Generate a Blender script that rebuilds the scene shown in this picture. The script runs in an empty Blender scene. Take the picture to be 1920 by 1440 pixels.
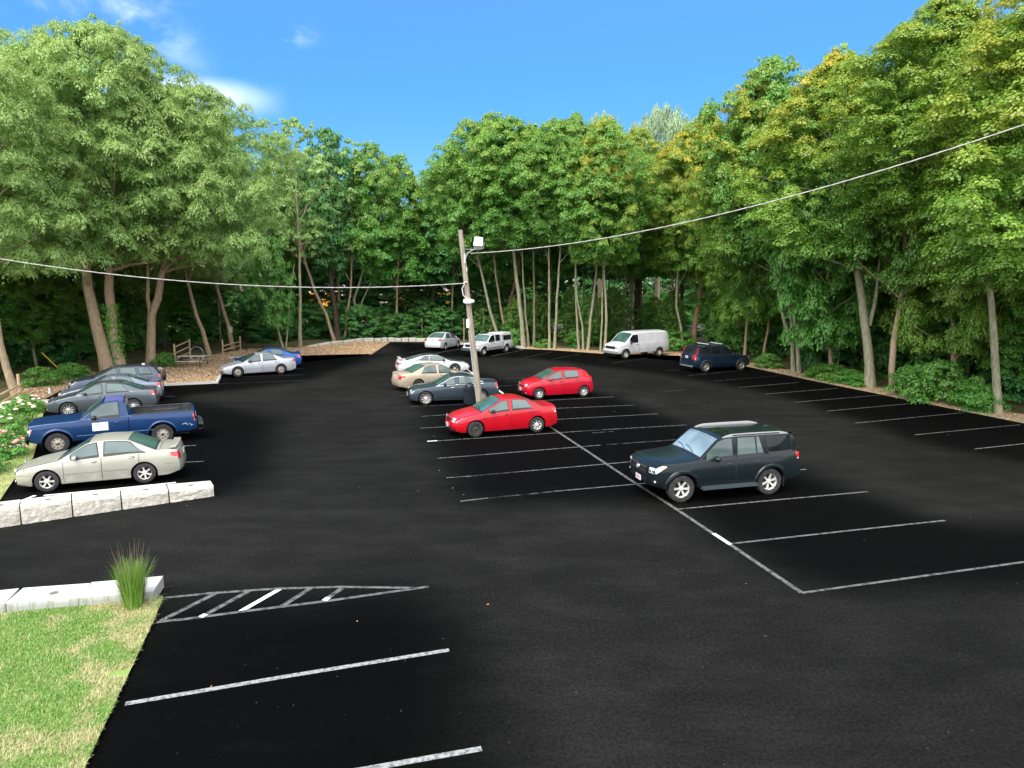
import bpy, bmesh, math, random
import numpy as np
from mathutils import Vector, Matrix

# ------------------------------------------------------------------ camera, light, exposure
S = bpy.context.scene
COL = S.collection
R = math.radians
CAM_H, FPX, PITCH = 6.1, 1290.0, math.atan((720 - 526) / 1290.0)
cam_d = bpy.data.cameras.new('camera'); cam = bpy.data.objects.new('camera', cam_d); COL.objects.link(cam)
cam.location = (0, 0, CAM_H); cam.rotation_euler = (math.pi / 2 - PITCH, 0, 0)
cam_d.sensor_width = 36; cam_d.lens = FPX / 1920 * 36; cam_d.clip_start = .1; cam_d.clip_end = 4000
S.camera = cam
S.view_settings.view_transform = 'Standard'; S.view_settings.look = 'None'
S.view_settings.gamma = 1; S.view_settings.exposure = 1.02
SUN_EL, SUN_AZ = 56.0, 205.0      # azimuth clockwise from +Y: behind the camera, to its left
sun_d = bpy.data.lights.new('sun', 'SUN'); sun = bpy.data.objects.new('sun', sun_d); COL.objects.link(sun)
sun_d.energy = 2.2; sun_d.angle = R(42); sun_d.color = (1, .95, .86)
_a, _e = R(SUN_AZ), R(SUN_EL)
_dir = Vector((math.sin(_a) * math.cos(_e), math.cos(_a) * math.cos(_e), math.sin(_e)))
sun.rotation_euler = _dir.to_track_quat('Z', 'Y').to_euler()
sun['kind'] = 'structure'

W = bpy.data.worlds.new('World'); S.world = W; W.use_nodes = True
nt = W.node_tree; N = nt.nodes; Lk = nt.links; N.clear()
def wn(t, **k):
    n = N.new(t)
    for a, b in k.items(): setattr(n, a, b)
    return n
out = wn('ShaderNodeOutputWorld'); bg = wn('ShaderNodeBackground'); bg.inputs[1].default_value = .15
sky = wn('ShaderNodeTexSky', sky_type='NISHITA'); sky.sun_disc = False
sky.sun_elevation = R(SUN_EL); sky.sun_rotation = R(SUN_AZ); sky.air_density = 1.0; sky.dust_density = .4; sky.ozone_density = 2.5
hs = wn('ShaderNodeHueSaturation'); hs.inputs['Saturation'].default_value = 1.3; hs.inputs['Value'].default_value = 1.15
Lk.new(sky.outputs[0], hs.inputs['Color'])
tc = wn('ShaderNodeTexCoord'); sep = wn('ShaderNodeSeparateXYZ'); Lk.new(tc.outputs['Generated'], sep.inputs[0])
hv = wn('ShaderNodeMapRange'); hv.inputs['From Min'].default_value = .05; hv.inputs['From Max'].default_value = .42; hv.inputs['To Min'].default_value = .46; hv.inputs['To Max'].default_value = .90; Lk.new(sep.outputs['Z'], hv.inputs['Value']); Lk.new(hv.outputs[0], hs.inputs['Value'])
hsat = wn('ShaderNodeMapRange'); hsat.inputs['From Min'].default_value = .05; hsat.inputs['From Max'].default_value = .42; hsat.inputs['To Min'].default_value = 1.6; hsat.inputs['To Max'].default_value = 1.25; Lk.new(sep.outputs['Z'], hsat.inputs['Value']); Lk.new(hsat.outputs[0], hs.inputs['Saturation'])
# broken high cloud: a few wisps ahead, a broad pale deck overhead and behind
mp = wn('ShaderNodeMapping'); mp.inputs['Scale'].default_value = (1.4, 1.4, 3.0); mp.inputs['Rotation'].default_value = (0, R(38), 0)
Lk.new(tc.outputs['Generated'], mp.inputs[0])
nz = wn('ShaderNodeTexNoise'); nz.inputs['Scale'].default_value = 3.4; nz.inputs['Detail'].default_value = 8; nz.inputs['Roughness'].default_value = .58; nz.inputs['Distortion'].default_value = .35
Lk.new(mp.outputs[0], nz.inputs['Vector'])
def math_(op, a, b=None, clamp=False):
    n = wn('ShaderNodeMath', operation=op, use_clamp=clamp)
    for i, v in enumerate((a, b)):
        if v is None: continue
        if isinstance(v, (int, float)): n.inputs[i].default_value = v
        else: Lk.new(v, n.inputs[i])
    return n.outputs[0]
def ramp_(v, a, b):
    n = wn('ShaderNodeMapRange', interpolation_type='SMOOTHSTEP'); n.inputs['From Min'].default_value = a; n.inputs['From Max'].default_value = b
    Lk.new(v, n.inputs['Value']); return n.outputs[0]
back = ramp_(sep.outputs['Y'], .55, .0)                 # 1 behind and overhead
su = math_('DIVIDE', sep.outputs['X'], math_('MAXIMUM', sep.outputs['Y'], .05)); sw = math_('DIVIDE', sep.outputs['Z'], math_('MAXIMUM', sep.outputs['Y'], .05))
def streak(u0, w0, slope, wid, ua, ub, lo, hi, amt):      # a slanting streak of cirrus in the sky ahead
    d = math_('ABSOLUTE', math_('SUBTRACT', sw, math_('ADD', w0, math_('MULTIPLY', math_('SUBTRACT', su, u0), slope))))
    band = ramp_(d, wid, 0.0); ends = math_('MULTIPLY', ramp_(su, ub, ub - .12), ramp_(su, ua - .1, ua))
    return math_('MULTIPLY', math_('MULTIPLY', math_('MULTIPLY', band, ends), ramp_(nz.outputs[0], lo, hi)), amt)
front_ = ramp_(sep.outputs['Y'], .25, .4)
wisp = math_('ADD', streak(-.50, .345, -.42, .045, -.9, -.39, .38, .66, .55), streak(-.60, .385, -.12, .05, -1.2, -.40, .46, .70, .5))
wisp = math_('MULTIPLY', math_('ADD', wisp, math_('ADD', streak(-.28, .33, .1, .02, -.32, -.25, .5, .6, .5), streak(-.38, .25, -.1, .03, -.6, -.30, .42, .6, .4))), front_, True)
deck = math_('MULTIPLY', back, .86)
cmask = math_('MAXIMUM', wisp, deck, True)
mx = wn('ShaderNodeMix', data_type='RGBA'); Lk.new(cmask, mx.inputs['Factor']); Lk.new(hs.outputs[0], mx.inputs['A'])
mx.inputs['B'].default_value = (9.0, 9.2, 9.6, 1)
lowm = math_('MULTIPLY', ramp_(sep.outputs['Z'], .09, .0), .5)   # pale band low over the horizon
mx2 = wn('ShaderNodeMix', data_type='RGBA'); Lk.new(lowm, mx2.inputs['Factor']); Lk.new(mx.outputs['Result'], mx2.inputs['A'])
mx2.inputs['B'].default_value = (3.4, 3.7, 4.1, 1)
Lk.new(mx2.outputs['Result'], bg.inputs[0]); Lk.new(bg.outputs[0], out.inputs[0])

# ------------------------------------------------------------------ pixel (photo) <-> ground helpers
def gp(u, v, z=0.0):
    x = (u - 960) / FPX; y = (720 - v) / FPX
    d = (x, math.cos(PITCH) + y * math.sin(PITCH), -math.sin(PITCH) + y * math.cos(PITCH))
    t = (z - CAM_H) / d[2]
    return Vector((d[0] * t, d[1] * t, z))
def gy(u, v, Y):
    x = (u - 960) / FPX; y = (720 - v) / FPX
    d = (x, math.cos(PITCH) + y * math.sin(PITCH), -math.sin(PITCH) + y * math.cos(PITCH))
    t = Y / d[1]
    return Vector((d[0] * t, Y, CAM_H + d[2] * t))
def proj(p):
    q = Vector(p) - Vector((0, 0, CAM_H)); c, s = math.cos(PITCH), math.sin(PITCH)
    dep = q.y * c - q.z * s; up = q.y * s + q.z * c
    return 960 + FPX * q.x / dep, 720 - FPX * up / dep
def lin(h, g=None, b=None):
    if g is None: c = [int(h[i:i + 2], 16) / 255 for i in (0, 2, 4)]
    else: c = [h / 255, g / 255, b / 255]
    return tuple(x / 12.92 if x <= .04045 else ((x + .055) / 1.055) ** 2.4 for x in c)

# ------------------------------------------------------------------ object helpers
def tag(o, label=None, cat=None, group=None, kind=None):
    if label: o['label'] = label
    if cat: o['category'] = cat
    if group: o['group'] = group
    if kind: o['kind'] = kind
    return o
def empty(name, loc, rz=0, label=None, cat=None, group=None):
    o = bpy.data.objects.new(name, None); COL.objects.link(o); o.empty_display_size = .3
    o.location = loc; o.rotation_euler = (0, 0, rz); return tag(o, label, cat, group)
def link(name, me, parent=None):
    o = bpy.data.objects.new(name, me); COL.objects.link(o)
    if parent: o.parent = parent
    return o
class MB:
    def __init__(s): s.v = []; s.f = []; s.m = []; s.mats = []
    def mi(s, mat):
        if mat not in s.mats: s.mats.append(mat)
        return s.mats.index(mat)
    def add(s, vs, fs, mat):
        b = len(s.v); s.v += [tuple(p) for p in vs]; i = s.mi(mat)
        s.f += [tuple(b + k for k in f) for f in fs]; s.m += [i] * len(fs); return s
    def grid(s, P, mat, flip=False):
        n, m = len(P), len(P[0]); vs = [p for r in P for p in r]
        fs = [(i * m + j, i * m + j + 1, (i + 1) * m + j + 1, (i + 1) * m + j) for i in range(n - 1) for j in range(m - 1)]
        if flip: fs = [f[::-1] for f in fs]
        return s.add(vs, fs, mat)
    def box(s, c, d, mat, M=None, taper=1.0):
        x, y, z = [q / 2 for q in d]
        vs = [Vector((sx * x * (taper if sz > 0 else 1), sy * y * (taper if sz > 0 else 1), sz * z)) for sx in (-1, 1) for sy in (-1, 1) for sz in (-1, 1)]
        if M: vs = [M @ v for v in vs]
        vs = [v + Vector(c) for v in vs]
        return s.add(vs, [(0, 1, 3, 2), (4, 6, 7, 5), (0, 4, 5, 1), (2, 3, 7, 6), (0, 2, 6, 4), (1, 5, 7, 3)], mat)
    def blob(s, c, r, mat, nu=12, nv=8, M=None, jit=0, seed=1):
        rn = random.Random(seed); vs = []; fs = []
        for i in range(nv + 1):
            th = math.pi * i / nv
            for j in range(nu):
                ph = 2 * math.pi * j / nu; k = 1 + rn.uniform(-jit, jit)
                p = Vector((r[0] * math.sin(th) * math.cos(ph) * k, r[1] * math.sin(th) * math.sin(ph) * k, r[2] * math.cos(th) * k))
                if M: p = M @ p
                vs.append(p + Vector(c))
        for i in range(nv):
            for j in range(nu):
                fs.append((i * nu + j, (i + 1) * nu + j, (i + 1) * nu + (j + 1) % nu, i * nu + (j + 1) % nu))
        return s.add(vs, fs, mat)
    def tube(s, pts, rad, mat, n=8, cap=True):
        pts = [Vector(p) for p in pts]
        if isinstance(rad, (int, float)): rad = [rad] * len(pts)
        vs = []; fs = []; up = None
        for i, p in enumerate(pts):
            t = (pts[min(i + 1, len(pts) - 1)] - pts[max(i - 1, 0)])
            t = t.normalized() if t.length > 1e-9 else Vector((0, 0, 1))
            if up is None: up = Vector((1, 0, 0)) if abs(t.x) < .8 else Vector((0, 1, 0))
            a = (up - t * up.dot(t)).normalized(); b = t.cross(a); up = a
            for k in range(n):
                an = 2 * math.pi * k / n; vs.append(p + (a * math.cos(an) + b * math.sin(an)) * rad[i])
        for i in range(len(pts) - 1):
            for k in range(n):
                fs.append((i * n + k, i * n + (k + 1) % n, (i + 1) * n + (k + 1) % n, (i + 1) * n + k))
        if cap: fs.append(tuple(range(n))[::-1]); fs.append(tuple((len(pts) - 1) * n + k for k in range(n)))
        return s.add(vs, fs, mat)
    def lathe(s, prof, mat, n=28, c=(0, 0, 0)):      # profile (radius, y) round the y axis
        vs = []; fs = []; m = len(prof)
        for k in range(n):
            a = 2 * math.pi * k / n
            for r, y in prof: vs.append((c[0] + r * math.cos(a), c[1] + y, c[2] + r * math.sin(a)))
        for k in range(n):
            for i in range(m - 1):
                fs.append((k * m + i, k * m + i + 1, ((k + 1) % n) * m + i + 1, ((k + 1) % n) * m + i))
        return s.add(vs, fs, mat)
    def lathez(s, prof, mat, n=16, c=(0, 0, 0)):
        vs = []; fs = []; m = len(prof)
        for k in range(n):
            a = 2 * math.pi * k / n
            for r, z in prof: vs.append((c[0] + r * math.cos(a), c[1] + r * math.sin(a), c[2] + z))
        for k in range(n):
            for i in range(m - 1):
                fs.append((k * m + i, ((k + 1) % n) * m + i, ((k + 1) % n) * m + i + 1, k * m + i + 1))
        return s.add(vs, fs, mat)
    def mesh(s, name, smooth=None, merge=False):
        me = bpy.data.meshes.new(name); me.from_pydata(s.v, [], s.f)
        for m in s.mats: me.materials.append(m)
        me.polygons.foreach_set('material_index', s.m)
        if merge:
            bm = bmesh.new(); bm.from_mesh(me); bmesh.ops.remove_doubles(bm, verts=bm.verts, dist=.0008)
            bmesh.ops.dissolve_degenerate(bm, edges=bm.edges, dist=.0005)
            bmesh.ops.recalc_face_normals(bm, faces=bm.faces); bm.to_mesh(me); bm.free()
        me.validate()
        if smooth is not None:
            me.polygons.foreach_set('use_smooth', [True] * len(me.polygons)); me.set_sharp_from_angle(angle=R(smooth))
        me.update(); return me
    def build(s, name, parent=None, smooth=None, merge=False):
        return link(name, s.mesh(name, smooth, merge), parent)

# ------------------------------------------------------------------ materials
def mat(name, col=(.5, .5, .5), rough=.6, metal=0, spec=.5, coat=0, noise=None, bump=None, **kw):
    m = bpy.data.materials.new(name); m.use_nodes = True; t = m.node_tree
    b = t.nodes['Principled BSDF']; b.inputs['Base Color'].default_value = (*col, 1); b.inputs['Roughness'].default_value = rough
    b.inputs['Metallic'].default_value = metal; b.inputs['Specular IOR Level'].default_value = spec; b.inputs['Coat Weight'].default_value = coat
    if coat: b.inputs['Coat Roughness'].default_value = .06
    if kw.get('ior'): b.inputs['IOR'].default_value = kw['ior']
    co = t.nodes.new('ShaderNodeTexCoord')
    if noise:          # noise = (scale, other colour, lo, hi [, detail])
        n = t.nodes.new('ShaderNodeTexNoise'); n.inputs['Scale'].default_value = noise[0]; n.inputs['Detail'].default_value = noise[4] if len(noise) > 4 else 5
        if kw.get('stretch'):
            mpn = t.nodes.new('ShaderNodeMapping'); mpn.inputs['Scale'].default_value = kw['stretch']
            t.links.new(co.outputs['Object'], mpn.inputs[0]); t.links.new(mpn.outputs[0], n.inputs['Vector'])
        else: t.links.new(co.outputs['Object'], n.inputs['Vector'])
        r = t.nodes.new('ShaderNodeMapRange'); r.inputs['From Min'].default_value = noise[2]; r.inputs['From Max'].default_value = noise[3]
        t.links.new(n.outputs[0], r.inputs['Value'])
        x = t.nodes.new('ShaderNodeMix'); x.data_type = 'RGBA'; x.inputs['A'].default_value = (*col, 1); x.inputs['B'].default_value = (*noise[1], 1)
        t.links.new(r.outputs[0], x.inputs['Factor']); t.links.new(x.outputs['Result'], b.inputs['Base Color'])
    if bump:           # bump = (scale, strength, distance)
        n = t.nodes.new('ShaderNodeTexNoise'); n.inputs['Scale'].default_value = bump[0]; n.inputs['Detail'].default_value = 6
        t.links.new(co.outputs['Object'], n.inputs['Vector'])
        q = t.nodes.new('ShaderNodeBump'); q.inputs['Strength'].default_value = bump[1]; q.inputs['Distance'].default_value = bump[2]
        t.links.new(n.outputs[0], q.inputs['Height']); t.links.new(q.outputs[0], b.inputs['Normal'])
    return m
def paint(name, col, metal=0, rough=.32):
    return mat(name, col, rough, metal, .35, .6, noise=(1.3, tuple(c * .86 for c in col), .4, .7), bump=(2.2, .05, .02))
M = {}
S.cycles.max_bounces = 12; S.cycles.diffuse_bounces = 6; S.cycles.transmission_bounces = 8; S.cycles.transparent_max_bounces = 8
def glassm(name, tint=(.10, .14, .14), ior=1.7):  # opaque panes; the paler tints stand in for reflected sky
    m = mat(name, tint, .04, 0, .6, 0, noise=(1.3, tuple(c * .6 for c in tint), .4, .65, 1), ior=ior, bump=(1.2, .08, .02)); return m
M['glass'] = glassm('car_glass', (.11, .155, .145), 1.6)
M['glass_dark'] = glassm('privacy_glass', (.012, .016, .018), 1.4)
M['glass_green'] = glassm('windscreen_glass', (.06, .13, .11))
M['trim'] = mat('black_trim', (.012, .012, .013), .5)
M['under'] = mat('underbody', (.008, .008, .008), .9, spec=.1)
M['chrome'] = mat('chrome', (.75, .75, .76), .16, 1)
M['tyre'] = mat('tyre_rubber', (.03, .03, .032), .85, spec=.2, noise=(9, (.06, .058, .055), .4, .8))
M['rim'] = mat('alloy', (.72, .7, .64), .42, .35)
M['rim_warm'] = mat('dusty_alloy', (.58, .52, .42), .45, .6)
M['rim_dark'] = mat('steel_wheel', (.09, .08, .07), .6, .4)
M['brake'] = mat('brake_dark', (.02, .02, .02), .7, .3)
M['head'] = mat('lamp_glass', (.72, .74, .76), .12, .35, .8, 1)
M['amber'] = mat('amber_lens', (.85, .2, .02), .15, 0, .6, 1)
M['red_lens'] = mat('red_lens', (.55, .01, .015), .12, 0, .7, 1)
M['plate'] = mat('plate_white', (.75, .76, .78), .5)
M['ink'] = mat('plate_ink', (.03, .05, .2), .6)
M['ink_red'] = mat('plate_red_ink', (.5, .03, .03), .6)
# ------------------------------------------------------------------ vehicles
def smooth_profile(pts, L, k):
    xs = np.arange(-.6, L + .6, .01); p = np.array(pts, float)
    zs = np.interp(xs, p[:, 0], p[:, 1]); w = max(1, int(k / .01)); ker = np.hanning(w + 2)[1:-1]; ker /= ker.sum()
    zs = np.convolve(np.pad(zs, w, mode='edge'), ker, 'same')[w:-w]
    return lambda x: float(np.interp(x, xs, zs))
RIMC = {}
def wheel_parts(Rt, Rr, style, wid):
    key = (Rt, Rr, style, wid)
    if key in RIMC: return RIMC[key]
    t = MB(); h = wid / 2
    t.lathe([(Rr * .97, -h * .75), (Rr, -h * .98), (Rt * .8, -h * 1.05), (Rt * .93, -h), (Rt * .985, -h * .86), (Rt, -h * .6), (Rt, h * .6), (Rt * .985, h * .86), (Rt * .93, h), (Rt * .8, h * 1.05), (Rr, h * .98), (Rr * .97, h * .75)], M['tyre'], 36)
    tyre = t.mesh('tyre', 40)
    kind, ns, rm = style
    m = M[rm]; r = MB()
    r.lathe([(Rr, -h * .9), (Rr * 1.0, -h * .7), (Rr * .93, -h * .55), (Rr * .9, h * .5)], m, 36)        # outer face is at -y
    face = -h * .62
    if kind == 'spoke':
        for k in range(ns):
            a = 2 * math.pi * (k + .5) / ns; w0, w1 = Rr * 1.05 / ns * .8, Rr * 1.9 / ns * (.95 if ns > 7 else .85)
            def pt(rad, off, y): return (rad * math.cos(a) - off * math.sin(a), y, rad * math.sin(a) + off * math.cos(a))
            vs = [pt(.05, -w0 * .6, face + .012), pt(.05, w0 * .6, face + .012), pt(Rr * .95, w1 * .5, face - .012), pt(Rr * .95, -w1 * .5, face - .012),
                  pt(.05, -w0 * .5, face + .05), pt(.05, w0 * .5, face + .05), pt(Rr * .95, w1 * .5, face + .03), pt(Rr * .95, -w1 * .5, face + .03)]
            r.add(vs, [(0, 1, 2, 3), (0, 3, 7, 4), (1, 5, 6, 2), (4, 7, 6, 5)], m)
        r.lathe([(.0, face - .012), (.05, face - .012), (.072, face + .004), (.078, face + .05)], m, 20)
    else:      # plain steel wheel with slots
        r.lathe([(.0, face - .02), (Rr * .25, face - .02), (Rr * .32, face + .01), (Rr * .55, face + .02), (Rr * .62, face - .005), (Rr * .86, face + .0), (Rr * .93, face + .03)], m, 30)
        for k in range(ns):
            a = 2 * math.pi * k / ns; rr = Rr * .72
            r.blob((rr * math.cos(a), face - .004, rr * math.sin(a)), (.022, .006, .022), M['under'], 8, 5)
        r.lathe([(.0, face - .04), (Rr * .2, face - .035), (Rr * .23, face - .01)], M['brake'] if kind == 'steel' else M['chrome'], 18)
    rim = r.mesh('rim', 35)
    b = MB(); b.lathe([(.0, face + .075), (Rr * .9, face + .08), (Rr * .9, h)], M['brake'], 24); disc = b.mesh('wheel', 35)
    RIMC[key] = (disc, tyre, rim); return RIMC[key]

def fit(c, near, LR):
    """ground pose from the photo's two near-side tyre contacts (front px, rear px)"""
    F, B = gp(*near[0]), gp(*near[1]); wb = c['wb']; best = None
    for i in range(-1200, 1200):
        a = math.atan2((B - F).y, (B - F).x) + i * .001
        d = Vector((math.cos(a), math.sin(a), 0)); mid = (F + B) / 2
        f, b = mid - d * wb / 2, mid + d * wb / 2
        for _ in range(1):
            uf, ub = proj(f), proj(b)
        # slide along the view ray so that the mean error vanishes
        eu = (uf[0] - near[0][0]) ** 2 + (ub[0] - near[1][0]) ** 2; ev = (uf[1] - near[0][1]) ** 2 + (ub[1] - near[1][1]) ** 2
        e = eu + ev
        if best is None or e < best[0]: best = (e, a, mid)
    e, a, mid = best
    return a, mid, math.sqrt(e)

def car(c, label, cat, near, side='L', group='cars parked in the lot', yaw=None, dy=0, name='parked_car'):
    """c: shape spec. near: photo pixels of the near side's front and rear tyre contacts. side: which flank faces the camera ('L' driver side)."""
    L, Wd, H, wb, fo = c['L'], c['W'], c['H'], c['wb'], c['fo']; Rt = c.get('rt', .31); Rr = c.get('rr', .2); Ra = c.get('ra', Rt + .055)
    P = c['paint']; tw = c.get('tw', .2); hw = Wd / 2
    a, mid, err = fit(c, near, side)
    if yaw is not None: a = yaw
    # car space: nose at x=0, tail at x=L; heading of +x (nose->tail) is angle a
    sgn = 1 if side == 'R' else -1           # near flank is at y = sgn' * hw in car space
    # for side L the driver's flank is at -y when +x runs nose->tail
    ny = -1 if side == 'L' else 1
    ex = Vector((math.cos(a), math.sin(a), 0)); ey = Vector((-math.sin(a), math.cos(a), 0))
    org = mid - ex * (fo + wb / 2 - L / 2) - ey * (ny * (hw - .04 - tw * .25))
    org.z = .002
    root = empty(name, org, a, label, cat, group)
    X0 = -L / 2
    top = smooth_profile(c['top'], L, c.get('ks', .12)); belt = smooth_profile(c['belt'], L, .3)
    zs = c.get('sill', .2); tr = c.get('tr', .74); fl, rl = c.get('fl', min(.5, fo - Ra - .03)), c.get('rl', min(.5, L - fo - wb - Ra - .03))
    bowF, bowR = c.get('bowF', .22), c.get('bowR', .16)
    nose = c.get('nose', [(.2, .05), (.45, 0), (.62, .03), (.8, .12)]); tail = c.get('tail', [(.2, .06), (.45, 0), (.7, .03), (1.0, .1)])
    nz_ = np.array(nose); tz_ = np.array(tail); sf, sr = c.get('sf', .16), c.get('sr', .12)
    xfw, xrw = fo, fo + wb
    def plan(x):
        k = 1.0
        if x < 1.2: k -= sf * (1 - x / 1.2) ** 2.2
        if x > L - 1.1: k -= sr * (1 - (L - x) / 1.1) ** 2.2
        return k * hw
    qs = c.get('section', [(0, .945), (.2, .985), (.45, 1.0), (.75, .992), (.92, .972), (1.0, .955)]); qa = np.array(qs)
    inset = c.get('inset', .03)
    def side_y(x, z):
        zb = belt(x); q = (z - zs) / (zb - zs)
        if q <= 1: return plan(x) * float(np.interp(q, qa[:, 0], qa[:, 1]))
        t = min(1.2, (z - zb) / (H - zb)); y0 = plan(x) * qa[-1, 1] - inset * min(1, (z - zb) / .03)
        y1 = hw * tr
        k = min(1.0, y0 / (hw * .92)); y1 *= .5 + .5 * k
        return y0 + (y1 - y0) * (t ** 1.15)
    def rtop(x):
        return c.get('rad', .075)
    def ze(x): return top(x) - rtop(x)
    def flat(x): return side_y(x, ze(x)) - rtop(x) * .9
    cr = c.get('crown', .035)
    def topz(x, v): return top(x) - cr * v * v
    def zlow(x):
        z = zs
        if x < fl: z = zs + .06 * (1 - x / fl) ** 2
        if x > L - rl: z = zs + c.get('rearup', .1) * ((x - L + rl) / rl) ** 1.5
        for xc in (xfw, xrw):
            if abs(x - xc) < Ra: z = max(z, Rt + math.sqrt(Ra * Ra - (x - xc) ** 2))
        return z
    def D(x, y, z):
        q = abs(y) / hw; xx = x
        if x < fl: xx += (1 - x / fl) * (float(np.interp(z, nz_[:, 0], nz_[:, 1])) + bowF * q ** 3.2)
        if x > L - rl: xx -= (1 - (L - x) / rl) * (float(np.interp(z, tz_[:, 0], tz_[:, 1])) + bowR * q ** 3.6)
        return Vector((xx + X0, y, z))
    def side(x, z, off=0.0, s=-1): return D(x, s * (side_y(x, z) + off), z)
    def topp(x, v, off=0.0, fr=1.0): return D(x, v * flat(x) * fr, topz(x, v * fr) + off)
    def front(y, z, off=0.0): p = D(0, y, z); p.x -= off; return p
    def rear(y, z, off=0.0): p = D(L, y, z); p.x += off; return p
    # ---- body shell
    xs = set(np.round(np.linspace(0, L, int(L / .065)), 4))
    for xc in (xfw, xrw):
        xs |= {round(xc + Ra * math.cos(t), 4) for t in np.linspace(0, math.pi, 21)} | {round(xc - Ra - .001, 4), round(xc + Ra + .001, 4)}
    bed = c.get('bed')
    if bed: xs |= {bed[0], bed[1], bed[0] - .015, c['cabend'], c['cabend'] + .015}
    xs = sorted(x for x in xs if 0 <= x <= L)
    body = MB(); K1, K2, K3, K4 = 9, 5, 5, 6
    def ring(x):
        zl = zlow(x); e = ze(x); zb = belt(x); m1 = max(zl + .005, min(zb, e)); e2 = max(e, m1); out = []
        out.append((side_y(x, zl) - .05, zl)); out.append((side_y(x, zl) - .012, zl - .0))
        for k in range(K1): z = zl + .012 + (m1 - zl - .012) * k / (K1 - 1); out.append((side_y(x, z), z))
        for k in range(1, K2 + 1):
            z = m1 + (e2 - m1) * (k / K2) ** (1.6 if k < K2 else 1); out.append((side_y(x, z), z))
        ys = side_y(x, e2); r = rtop(x); fy = ys - r * .9; te = top(x) - cr
        te = max(te, e2 + .002)
        for k in range(1, K3 + 1):
            t = math.pi / 2 * k / K3; out.append((fy + r * .9 * math.cos(t), e2 + (te - e2) * math.sin(t)))
        for k in range(1, K4 + 1):
            v = 1 - k / K4; out.append((fy * v, te + cr * (1 - v * v)))
        return out
    rings = [ring(x) for x in xs]; n = len(rings[0]); ntop = K4
    for s in (-1, 1):
        G = [[D(x, s * p[0], p[1]) for p in rg] for x, rg in zip(xs, rings)]
        if not bed: body.grid(G, P, flip=(s > 0))
        else:
            for i in range(len(xs) - 1):
                inb = xs[i] >= bed[0] - 1e-6 and xs[i + 1] <= bed[1] + 1e-6
                for j in range(n - 1):
                    if inb and j >= n - 1 - ntop: continue
                    q = [G[i][j], G[i][j + 1], G[i + 1][j + 1], G[i + 1][j]]; body.add(q, [(0, 1, 2, 3)], P)
    # end faces
    for x, rg in ((0, rings[0]), (L, rings[-1])):
        rows = []; sd = [p for p in rg[1:2 + K1 + K2 + K3]]
        for (y, z) in sd:
            rows.append([D(x, y * v, z + (cr * (1 - v * v) if (y, z) == sd[-1] else 0)) for v in np.linspace(-1, 1, 2 * K4 + 1)])
        body.grid(rows, P)
    def part(name, parent=None, lab=None): return _Part(name, parent or root, lab)
    class _Part:
        def __init__(s, name, parent, lab): s.mb = MB(); s.name = name; s.parent = parent; s.lab = lab
        def done(s, smooth=35):
            if not s.mb.v: return None
            o = s.mb.build(s.name, s.parent, smooth)
            if s.lab: o['label'] = s.lab
            return o
    # patches
    def spatch(mb, x0, x1, z0, z1, m, off=.004, s=-1, nx=None, nz2=5, sl0=0, sl1=0):
        nx = nx or max(2, int((x1 - x0) / .07) + 1); rows = []
        f0 = z0 if callable(z0) else (lambda x: z0); f1 = z1 if callable(z1) else (lambda x: z1)
        for j in range(nz2 + 1):
            t = j / nz2; xa, xb = x0 + sl0 * t, x1 + sl1 * t; row = []
            for i in range(nx + 1):
                x = xa + (xb - xa) * i / nx; z = f0(x) + (max(f1(x), f0(x) + .002) - f0(x)) * t; row.append(side(x, z, off, s))
            rows.append(row)
        mb.grid(rows, m, flip=(s < 0))
    def fpatch(mb, y0, y1, z0, z1, m, off=.006, fn=front, ny2=8, nz2=3):
        f0 = z0 if callable(z0) else (lambda y: z0); f1 = z1 if callable(z1) else (lambda y: z1)
        mb.grid([[fn(y, f0(y) + (f1(y) - f0(y)) * j / nz2, off) for y in np.linspace(y0, y1, ny2 + 1)] for j in range(nz2 + 1)], m)
    def tpatch(mb, x0, x1, m, off=.004, fr0=.97, fr1=.9, nx=8, nv=10):
        mb.grid([[topp(x, v, off, fr0 + (fr1 - fr0) * (x - x0) / (x1 - x0)) for v in np.linspace(-1, 1, nv + 1)] for x in np.linspace(x0, x1, nx + 1)], m)
    zz = c.get('bseam', .55)
    for s_ in (-1, 1):
        spatch(body, .02, fl + .03, zz, zz + .006, M['trim'], .003, s_, nz2=1); spatch(body, L - rl - .02, L - .02, zz + .04, zz + .046, M['trim'], .003, s_, nz2=1)
    body.build('body', root, 32, merge=True)
    # ---- underbody and wheel wells
    u = part('underbody'); u.mb.box((fo / 2 + (L) / 2 - L / 2 - fo / 2, 0, zs + .1), (L - .5, Wd - .56, .16), M['under'])
    u.mb.box((xfw + wb / 2 + X0, 0, zs + .06), (wb - 2 * Ra, Wd - .14, .1), M['under'])
    for xc in (xfw, xrw):
        for s in (-1, 1):
            G = []
            for t in np.linspace(0, math.pi, 15):
                px, pz = xc + X0 + (Ra - .006) * math.cos(t), Rt + (Ra - .006) * math.sin(t)
                G.append([Vector((px, s * yy, pz)) for yy in (hw - .075, hw - .34)])
            u.mb.grid(G, M['under'])
            u.mb.add([Vector((xc + X0 + Ra * 1.0 * math.cos(t), s * (hw - .34), Rt + Ra * math.sin(t))) for t in np.linspace(0, math.pi, 15)], [tuple(range(15))], M['under'])
    u.done(60)
    # ---- windscreen, rear window
    gl = M[c.get('glass', 'glass')]; gw = M[c.get('wglass', 'glass_green')]
    ws = c['ws']; p = part('windscreen'); tpatch(p.mb, ws[0] - .02, ws[1] + .03, M['trim'], .003, .985, .985); tpatch(p.mb, ws[0] + .02, ws[1], gw, .007, .95, .93)
    w_ob = p.done(50)
    p = _Part('wiper', w_ob, None)
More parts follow.
